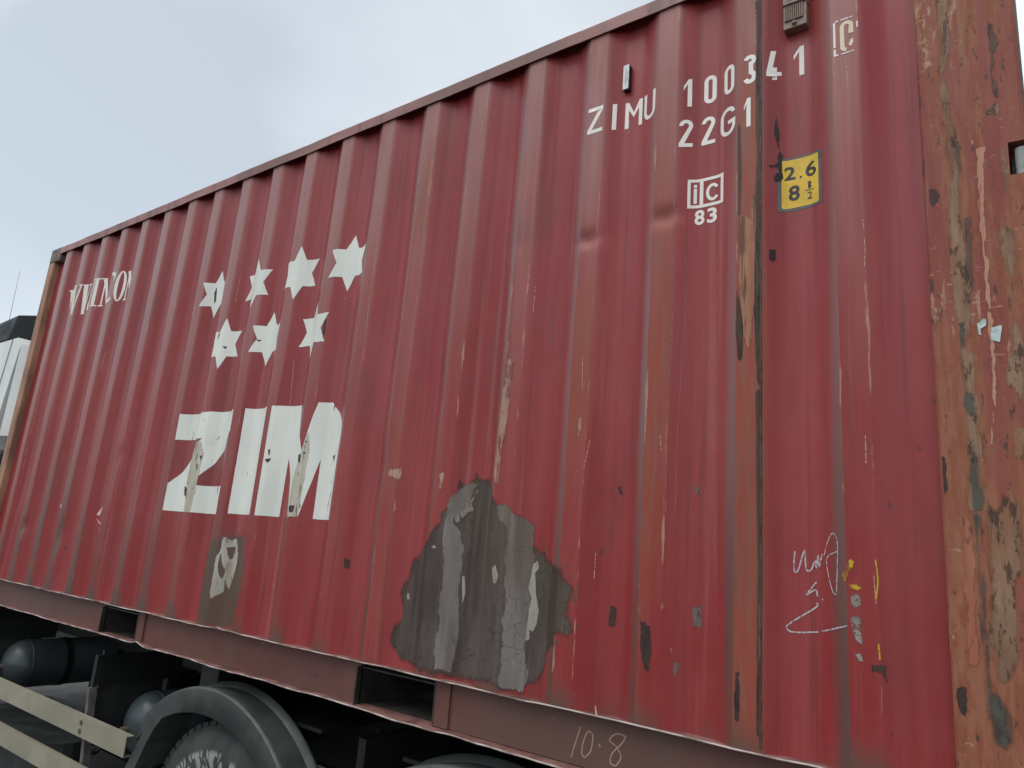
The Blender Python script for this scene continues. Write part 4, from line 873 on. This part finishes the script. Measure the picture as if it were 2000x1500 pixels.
# ------------------------------------------------------------------ paint damage
def wear(key, name, mat, lift, par=None, holes=False, kmax=.016):
    D = DECALS[key]; o = None
    for q in ([None] if holes else D):
        polys = [(D[0], D[1:])] if holes else [(q, [])]
        p = par or (side if max(v[0] for v in polys[0][0]) < SPLIT else side2)
        o = on_wall(name, polys, MAT[mat], p, lift, sd=True, kmax=kmax)
    return o
wear('white_patch', 'paint_patch', 'white_patch', .0009, holes=True)
wear('patch_base', 'bare_patch', 'patch_base', .0007, kmax=.040)['label'] = 'large dark bare patch low on the side wall'
wear('patch_light', 'primer_patch', 'patch_light', .0011, kmax=.026); wear('patch_ridge', 'paint_ridge', 'patch_ridge', .0022); wear('patch_pale', 'primer_flake', 'patch_pale', .0016)
wear('chips_pink', 'paint_chip', 'pinkchip', .0008); wear('scrape', 'scrape', 'scrape', .0008)
wear('beige', 'dirt_film', 'beige', .0013); wear('whitechip', 'paint_chip', 'whitechip', .0016)
wear('seam_grime', 'rust_streak', 'seam_grime', .0012, side)
wear('tan_seam', 'rust_streak', 'tan_seam', .0009); wear('greyflake', 'paint_flake', 'greyflake', .0008); wear('dark', 'paint_flake', 'dark', .0008)
wear('black', 'burn_mark', 'black', .0018, side2)
for q in DECALS['run_line']: on_wall('run_line', [stroke(smooth_path(q), .0022)], MAT['run'], side, .0007)
for q in DECALS['edge_scratch']:
    wob = [(x + .0012 * noise.noise((z * 60, 3, 1)), z) for x, z in smooth_path(q, 8)]
    on_wall('edge_scratch', [stroke(wob, .0026)], MAT['scratch'], side if max(p[0] for p in q) < SPLIT - .002 else side2, .0008)
for i, q in enumerate(DECALS['chalk']):
    on_wall('chalk_mark', [stroke(smooth_path(q), .0026 if i in (1, 2) else .0040)], MAT['chalk'], side2, .0009 + .0001 * i)
wear('yellow', 'yellow_chalk', 'yellow', .0009, side2); wear('smear', 'paint_smear', 'smear', .0009, side2)
for q in DECALS['yellow_line']: on_wall('yellow_chalk', [stroke(smooth_path(q), .0036)], MAT['yellow_line'], side2, .0010)
for key, name, mat, lift in (('post_tan', 'bare_scrape', 'tan', .0008), ('post_orange', 'orange_scrape', 'orange', .0010), ('post_teal', 'corrosion', 'teal', .0013), ('post_brown', 'brown_corrosion', 'brown', .0016),
                             ('post_peach', 'long_scratch', 'peach', .0011), ('post_dark', 'dark_hole', 'dark', .0009), ('paper', 'torn_paper', 'paper', .0018)):
    for q in DECALS[key]:
        lim = 6.0565 if not (key == 'post_tan') else (6.0190 if min(p[1] for p in q) < NZ1 and max(p[1] for p in q) > NZ0 else 6.0565)
        q = [(max(5.8365, min(x, lim)), z) for x, z in ragged(q, .0045 if key != 'paper' else .001, .008)]
        b_ = poly_bm([(q, [])]); x0, x1 = min(v.co.x for v in b_.verts), max(v.co.x for v in b_.verts); z0, z1 = min(v.co.z for v in b_.verts), max(v.co.z for v in b_.verts)
        for x in px_ + [6.03, 6.04, 6.05]:
            if x0 < x < x1: bmesh.ops.bisect_plane(b_, geom=b_.verts[:] + b_.edges[:] + b_.faces[:], dist=1e-6, plane_co=(x, 0, 0), plane_no=(1, 0, 0))
        zz = z0 + .012
        while zz < z1:
            bmesh.ops.bisect_plane(b_, geom=b_.verts[:] + b_.edges[:] + b_.faces[:], dist=1e-6, plane_co=(0, 0, zz), plane_no=(0, 0, 1)); zz += .014
        bmesh.ops.triangulate(b_, faces=b_.faces[:]); bmesh.ops.subdivide_edges(b_, edges=[e for e in b_.edges if e.calc_length() > .010], cuts=1); bmesh.ops.triangulate(b_, faces=b_.faces[:])
        b_.verts.index_update(); F = edge_field([(v.co.x, v.co.z) for v in b_.verts], [q])
        for v in b_.verts: v.co = Vector((v.co.x, post_y(v.co.x) - lift, v.co.z))
        for f in b_.faces:
            f.normal_update()
            if f.normal.y > 0: f.normal_flip()
        o = obj(name, b_, MAT[mat], post, recalc=False); at_ = o.data.attributes.new('sd', 'FLOAT', 'POINT'); at_.data.foreach_set('value', F)
for i, q in enumerate(DECALS['rail_chalk']):
    p_ = stroke(smooth_path(q), .0042)
    on_plane('chalk_mark', [p_], MAT['pinkchalk'], rail, .030, 0, .0006 + .0001 * i)
# weld bead and a stub of wire on the lower lip
bm = bmesh.new()
prev = None
for i in range(236):
    z = .18 + i * .0099; c_ = sheet(SPLIT, z); wdt = .0042 + .0008 * noise.noise((z * 30, 1, 2)); ring = [bm.verts.new((c_.x - wdt, c_.y + .0004, z)), bm.verts.new((c_.x - wdt * .3, c_.y - .0022, z)), bm.verts.new((c_.x + wdt * .6, c_.y - .0012, z)), bm.verts.new((c_.x + wdt * 1.2, c_.y + .003, z))]
    if prev:
        for a, b in zip(range(3), range(1, 4)): bm.faces.new((prev[a], prev[b], ring[b], ring[a]))
    prev = ring
obj('weld_bead', bm, simple('weld_brown', (.070, .045, .034), .65, .4, 30), side2, smooth=True)
bm = bmesh.new(); cyl(bm, (4.93, .004, .168), (4.925, .002, .196), .003, 8, .0015); obj('wire_stub', bm, MAT['pinkchip'], rail)

# ------------------------------------------------------------------ truck under the container
truck = thing('truck', 'white cabbed flatbed truck with black chassis and grey mudguards under the red container', 'truck', (2.0, 1.22, -ZB))
bm = bmesh.new()
for y in (.80, 1.57): box(bm, -2.6, 6.0, y, y + .07, -.30, -.012, .008)
for x in (-2.0, -.4, .9, 1.7, 3.8, 5.2): box(bm, x, x + .08, .8705, 1.5695, -.27, -.05)
ch = obj('chassis', bm, MAT['chassis'], truck)
bm = bmesh.new()
for x in (.06, 2.75, 5.80):
    bm = bmesh.new(); box(bm, x, x + .14, .10, 2.34, -.13, -.012, .006); obj('twistlock_beam', bm, MAT['chassis'], truck)
GX = 2.470
for (za, zb) in ((-.376, -.468), (-.600, -.692)):
    bm = bmesh.new(); x0 = -.45
    box(bm, x0, GX, -.050, -.047, zb, za, 0); box(bm, x0, GX, -.0468, -.012, za - .004, za - .0005); box(bm, x0, GX, -.0468, -.012, zb + .0005, zb + .004)
    obj('side_guard_rail', bm, MAT['guard'], truck)
for x0 in (2.02, .35):
    bm = bmesh.new()
    prism(bm, [(x0 - .085, -.255), (x0 - .115, -.255), (x0 - .005, -.74), (x0 + .028, -.74)], 'y', -.006, .030)
    gp = obj('guard_post', bm, MAT['guard_post'], truck)
    bm = bmesh.new(); box(bm, x0 - .105, x0 - .095, .02, .50, -.245, -.095); box(bm, x0 - .125, x0 - .094, .012, .0195, -.26, -.095); box(bm, x0 - .14, x0 - .09, .012, .05, -.275, -.262)
    obj('bracket', bm, MAT['chassis'], gp)
    bm = bmesh.new(); prism(bm, [(.06, -.23), (.42, -.20), (.42, -.40), (.38, -.50), (.28, -.56), (.06, -.56)], 'x', x0 - .145, x0 - .13); obj('guard_plate', bm, MAT['plate'], gp)
def tank(cx, cz, r, y0, y1):
    bm = bmesh.new(); pr = [(.001, -.12)] + [(r * math.sin(R(a)), -.12 * math.cos(R(a))) for a in range(8, 91, 9)] + [(r * 1.0, .004), (r * 1.015, .006), (r * 1.015, .022), (r, .024), (r, y1 - y0), (.001, y1 - y0)]
    lathe(bm, pr, (cx, y0 + .12, cz), 'y', 48); o = obj('air_tank', bm, MAT['tank'], truck, smooth=True)
    for yb in (y0 + .34, y0 + .68):
        bm = bmesh.new(); lathe(bm, [(r * 1.006, 0), (r * 1.03, .0), (r * 1.03, .04), (r * 1.006, .04)], (cx, yb, cz), 'y', 40, True); obj('strap', bm, MAT['chassis'], o)
    bm = bmesh.new(); cyl(bm, (cx, y0 - .035, cz - .01), (cx, y0 + .004, cz - .01), .017, 10); cyl(bm, (cx, y0 - .06, cz - .01), (cx, y0 - .034, cz - .01), .010, 8); obj('valve', bm, MAT['casting'], o, smooth=False); return o
tank(.33, -.395, .155, .17, 1.0); tank(2.06, -.445, .165, .17, .9)
def wheel(cx, cz, y0, name='wheel', r=.505, w_=.30, axis='y', base=None):
    """built round the origin so the dust pattern follows the wheel"""
    e_ = bpy.data.objects.new(name, None); C.objects.link(e_); e_.parent = truck; e_.location = Vector((cx, y0, cz)) - OFF[truck.name]
    if axis == 'z': e_.rotation_euler = (R(90), 0, 0)
    OFF[e_.name] = Vector((0, 0, 0))
    bm = bmesh.new()
    pr = [(.275, .045), (.285, .020), (.31, .008), (.36, .0), (.42, .003), (.455, .012), (.478, .024), (.482, .030), (.490, .032), (.500, .045), (r, .06), (r, w_ - .06), (.48, w_ - .02), (.36, w_), (.28, w_ - .05)]
    lathe(bm, pr, (0, 0, 0), 'y', 96); ty_ = obj('tyre', bm, MAT['tyre'], e_, smooth=True)
    bm = bmesh.new()
    for k in range(56):
        a = 2 * math.pi * k / 56
        for yb, ln in ((.034, .055), (.11, .08), (.21, .055)):
            mt = Matrix.Rotation(a, 4, 'Y') @ Matrix.Translation((0, yb + ln / 2, r - .003)); res = bmesh.ops.create_cube(bm, size=1, matrix=mt @ Matrix.Diagonal((.040, ln, .020, 1)))
    obj('tread', bm, MAT['tyre'], ty_)
    bm = bmesh.new(); lathe(bm, [(.28, .04), (.272, .03), (.262, .045), (.25, .10), (.17, .115), (.13, .07), (.11, .055), (.03, .05), (.001, .05)], (0, 0, 0), 'y', 48)
    rm_ = obj('rim', bm, MAT['rim'], e_, smooth=True)
    bm = bmesh.new()
    for k in range(10):
        a = 2 * math.pi * k / 10; cyl(bm, (.168 * math.cos(a), .118, .168 * math.sin(a)), (.168 * math.cos(a), .085, .168 * math.sin(a)), .016, 6)
    obj('wheel_nut', bm, MAT['bolt'], rm_)
    return e_
for cx in (3.115, 4.555):
    wheel(cx, -.715, .005); wheel(cx, -.715, 2.13)
    bm = bmesh.new(); cyl(bm, (cx, .25, -.715), (cx, 2.2, -.715), .07, 16); obj('axle', bm, MAT['chassis'], truck)
wheel(-1.35, -.715, .005); wheel(-1.35, -.715, 2.13)
bm = bmesh.new(); prism(bm, arcp(1.10, .29, .17, .17, -90, 90, 10) + arcp(.28, .29, .17, .17, 90, 270, 10), 'z', -1.02, -.70); bmesh.ops.bevel(bm, geom=[e_ for e_ in bm.edges if abs(e_.verts[0].co.z - e_.verts[1].co.z) < .01 and len(e_.link_faces) == 2 and abs(e_.link_faces[0].normal.z - e_.link_faces[1].normal.z) > .5], offset=.025, segments=2, affect='EDGES')
ot = obj('oval_tank', bm, MAT['oval'], truck)
for zz in (-.80, -.92):
    bm = bmesh.new(); prism(bm, arcp(1.10, .29, .174, .174, -90, 90, 10) + arcp(.28, .29, .174, .174, 90, 270, 10), 'z', zz, zz + .012); obj('tank_rib', bm, MAT['oval'], ot)
def mudguard(cx, cz):
    """arched guard: a front flange ring, a beaded shoulder and the roof over the tyre"""
    bm = bmesh.new(); N = 56
    N = 46
    def ring_o(a, dr=0, y=-.050): return Vector((cx + (.754 + dr) * math.cos(a), y, cz + (.754 + dr) * math.sin(a)))
    def ring_i(a, y=-.048): return Vector((cx - .03 + .745 * math.cos(a), y, cz - .102 + .745 * math.sin(a)))
    rows_ = []
    for i in range(N + 1):
        a = R(-4 + 137 * i / N); o = ring_o(a)
        rows_.append([bm.verts.new(v) for v in (ring_i(a, .0), ring_i(a, -.046), ring_i(a, -.050) + (ring_o(a) - ring_i(a)) * .05, ring_o(a, -.016, -.051), ring_o(a, -.006, -.050), ring_o(a, 0, -.044), ring_o(a, .002, -.034), ring_o(a, -.008, .0), ring_o(a, -.012, .085), ring_o(a, .006, .100), ring_o(a, .010, .110), ring_o(a, .006, .120), ring_o(a, -.012, .124), ring_o(a, -.030, .124), ring_o(a, -.030, .0))])
    for a, b in zip(rows_, rows_[1:]):
        for i in range(len(a)): bm.faces.new((a[i], a[(i + 1) % len(a)], b[(i + 1) % len(b)], b[i]))
    bm.faces.new(rows_[0]); bm.faces.new(rows_[-1][::-1])
    return obj('mudguard', bm, MAT['mudguard'], truck, smooth=True)
mg = mudguard(3.093, -.816); mudguard(4.530, -.815)
bm = bmesh.new(); prism(bm, DECALS['guard_end'][0], 'y', -.058, .10)   # lower end piece bolted under the arch
obj('guard_end', bm, MAT['mudguard'], mg)
bm = bmesh.new(); box(bm, .45, 2.35, 1.75, 2.40, -.98, -.22, .05); obj('far_light_block', bm, MAT['chassis'], truck)  # far-side mass, added to stop light coming through under the truck
bm = bmesh.new(); box(bm, .95, 1.62, .60, 1.70, -.86, -.28, .03); obj('mid_light_block', bm, MAT['chassis'], truck)  # added between the chassis rails to block light and darken the gaps
bm = bmesh.new(); box(bm, -.30, .40, 1.05, 2.30, -.95, -.14, .03); obj('front_light_block', bm, MAT['chassis'], truck)  # another added block that keeps light out from behind the cab
for (xa, xb) in ((3.80, 3.84), (5.25, 5.29)):
    bm = bmesh.new(); box(bm, xa, xb, .16, .76, -1.0, -.14); obj('mudflap', bm, MAT['chassis'], truck)
    bm = bmesh.new(); box(bm, xa, xb, 1.68, 2.35, -1.0, -.14); obj('mudflap', bm, MAT['chassis'], truck)
for (xa, xb) in ((2.62, 3.60), (4.06, 5.04)):
    bm = bmesh.new(); box(bm, xa, xb, .14, .78, -.165, -.15); obj('inner_guard', bm, MAT['chassis'], truck)
# hoses, bolts and springs that show in the gaps
def hose(name, pts, r, mat):
    P = [Vector(p) for p in pts]; Q = []
    for i in range(len(P) - 1):
        p0, p1, p2, p3 = P[max(0, i - 1)], P[i], P[i + 1], P[min(len(P) - 1, i + 2)]
        for k in range(8):
            t = k / 8; Q.append(.5 * (2 * p1 + (p2 - p0) * t + (2 * p0 - 5 * p1 + 4 * p2 - p3) * t * t + (3 * p1 - p0 - 3 * p2 + p3) * t ** 3))
    Q.append(P[-1]); bm = bmesh.new(); prev = None
    for i, c_ in enumerate(Q):
        d = (Q[min(i + 1, len(Q) - 1)] - Q[max(0, i - 1)]).normalized(); u = d.orthogonal().normalized(); v = d.cross(u)
        ring = [bm.verts.new(c_ + r * (u * math.cos(2 * math.pi * k / 8) + v * math.sin(2 * math.pi * k / 8))) for k in range(8)]
        if prev:
            j0 = min(range(8), key=lambda j: (prev[0].co - ring[j].co).length); ring = ring[j0:] + ring[:j0]
            for k in range(8): bm.faces.new((prev[k], prev[(k + 1) % 8], ring[(k + 1) % 8], ring[k]))
        prev = ring
    return obj(name, bm, mat, truck, smooth=True)
hose('air_hose', [(.33, .07, -.40), (.28, .02, -.52), (.50, .12, -.60), (.95, .25, -.50), (1.35, .30, -.56)], .009, MAT['plate'])
hose('air_hose', [(2.06, .08, -.45), (1.98, .05, -.56), (1.75, .20, -.62), (1.55, .35, -.55)], .009, MAT['plate'])
hose('brake_hose', [(1.30, .35, -.18), (1.45, .30, -.34), (1.62, .34, -.30), (1.80, .45, -.20)], .010, MAT['tank'])
hose('cable_run', [(.1, .74, -.16), (.8, .72, -.20), (1.6, .73, -.15), (2.4, .74, -.19)], .014, MAT['plate'])
bm = bmesh.new(); cyl(bm, (1.50, .32, -.52), (1.50, .58, -.52), .065, 18, .05); obj('brake_chamber', bm, MAT['tank'], truck, smooth=True)
for x_ in (2.015, .345):
    for z_ in (-.40, -.44, -.625, -.665):
        bm = bmesh.new(); cyl(bm, (x_, -.0565, z_), (x_, -.050, z_), .011, 6); obj('bolt', bm, MAT['guard_post'], truck)
# cab
def cabside(name, pts, y0, y1, mat):
    bm = bmesh.new(); prism(bm, pts, 'y', y0, y1); return obj(name, bm, mat, truck)
cab = cabside('cab', [(-2.55, -.55), (-2.62, .35), (-2.30, 1.72), (-2.1, 1.90), (-.28, 1.92), (-.20, 1.84), (-.33, 1.10), (-.36, -.15), (-.85, -.15), (-.95, -.45), (-1.2, -.55)], .0, WID, MAT['cab_white'])
bm = bmesh.new(); prism(bm, [(-2.0, -.003), (-.70, -.003), (-.70, -.001), (-2.0, -.001)], 'z', .75, 1.45); obj('side_window', bm, MAT['glass'], cab)
bm = bmesh.new()
for (xa, za, xb, zb) in ((-.385, 1.92, -.50, 1.10), (-.75, 1.40, -.345, 1.395)):
    bm2 = [bm.verts.new((xa, -.0035, za)), bm.verts.new((xb, -.0035, zb)), bm.verts.new((xb + .012, -.0035, zb - .006)), bm.verts.new((xa + .012, -.0035, za - .006))]; bm.faces.new(bm2)
obj('panel_seam', bm, MAT['guard_post'], cab)
bm = bmesh.new()                                                # rear corner fairing
prism(bm, [(-.198, .004), (-.05, .10), (-.05, .40), (-.198, .40)], 'z', 1.15, 1.86); obj('side_fairing', bm, MAT['cab_white'], cab)
bm = bmesh.new(); box(bm, -.327, -.12, .14, 2.2, -.1, 1.14, .02); box(bm, -.32, -.14, .02, .13, .1, 1.05, .03); obj('air_intake', bm, MAT['chassis'], cab)
bm = bmesh.new()                                                # dark roof deflector
sec = [(-.49, .0), (-.28, .10), (-.28, 2.33), (-.49, WID)]
lo = [bm.verts.new((x, y, 1.925)) for x, y in sec] + [bm.verts.new((-2.0, WID, 1.925)), bm.verts.new((-2.0, 0, 1.925))]
hi = [bm.verts.new((x, y + (.03 if y < 1 else -.03), 2.145)) for x, y in sec] + [bm.verts.new((-.95, WID - .04, 2.12)), bm.verts.new((-.95, .04, 2.12))]
n_ = len(lo)
for i in range(n_): bm.faces.new((lo[i], lo[(i + 1) % n_], hi[(i + 1) % n_], hi[i]))
bm.faces.new(hi); bm.faces.new(lo[::-1])
bmesh.ops.bevel(bm, geom=[e_ for e_ in bm.edges], offset=.012, segments=2, profile=.5, affect='EDGES')
obj('roof_deflector', bm, MAT['cab_dark'], cab)
bm = bmesh.new(); cyl(bm, (-.80, .07, 2.12), (-.84, .07, 2.60), .0018, 6, .001); obj('antenna', bm, MAT['black_plastic'], cab)
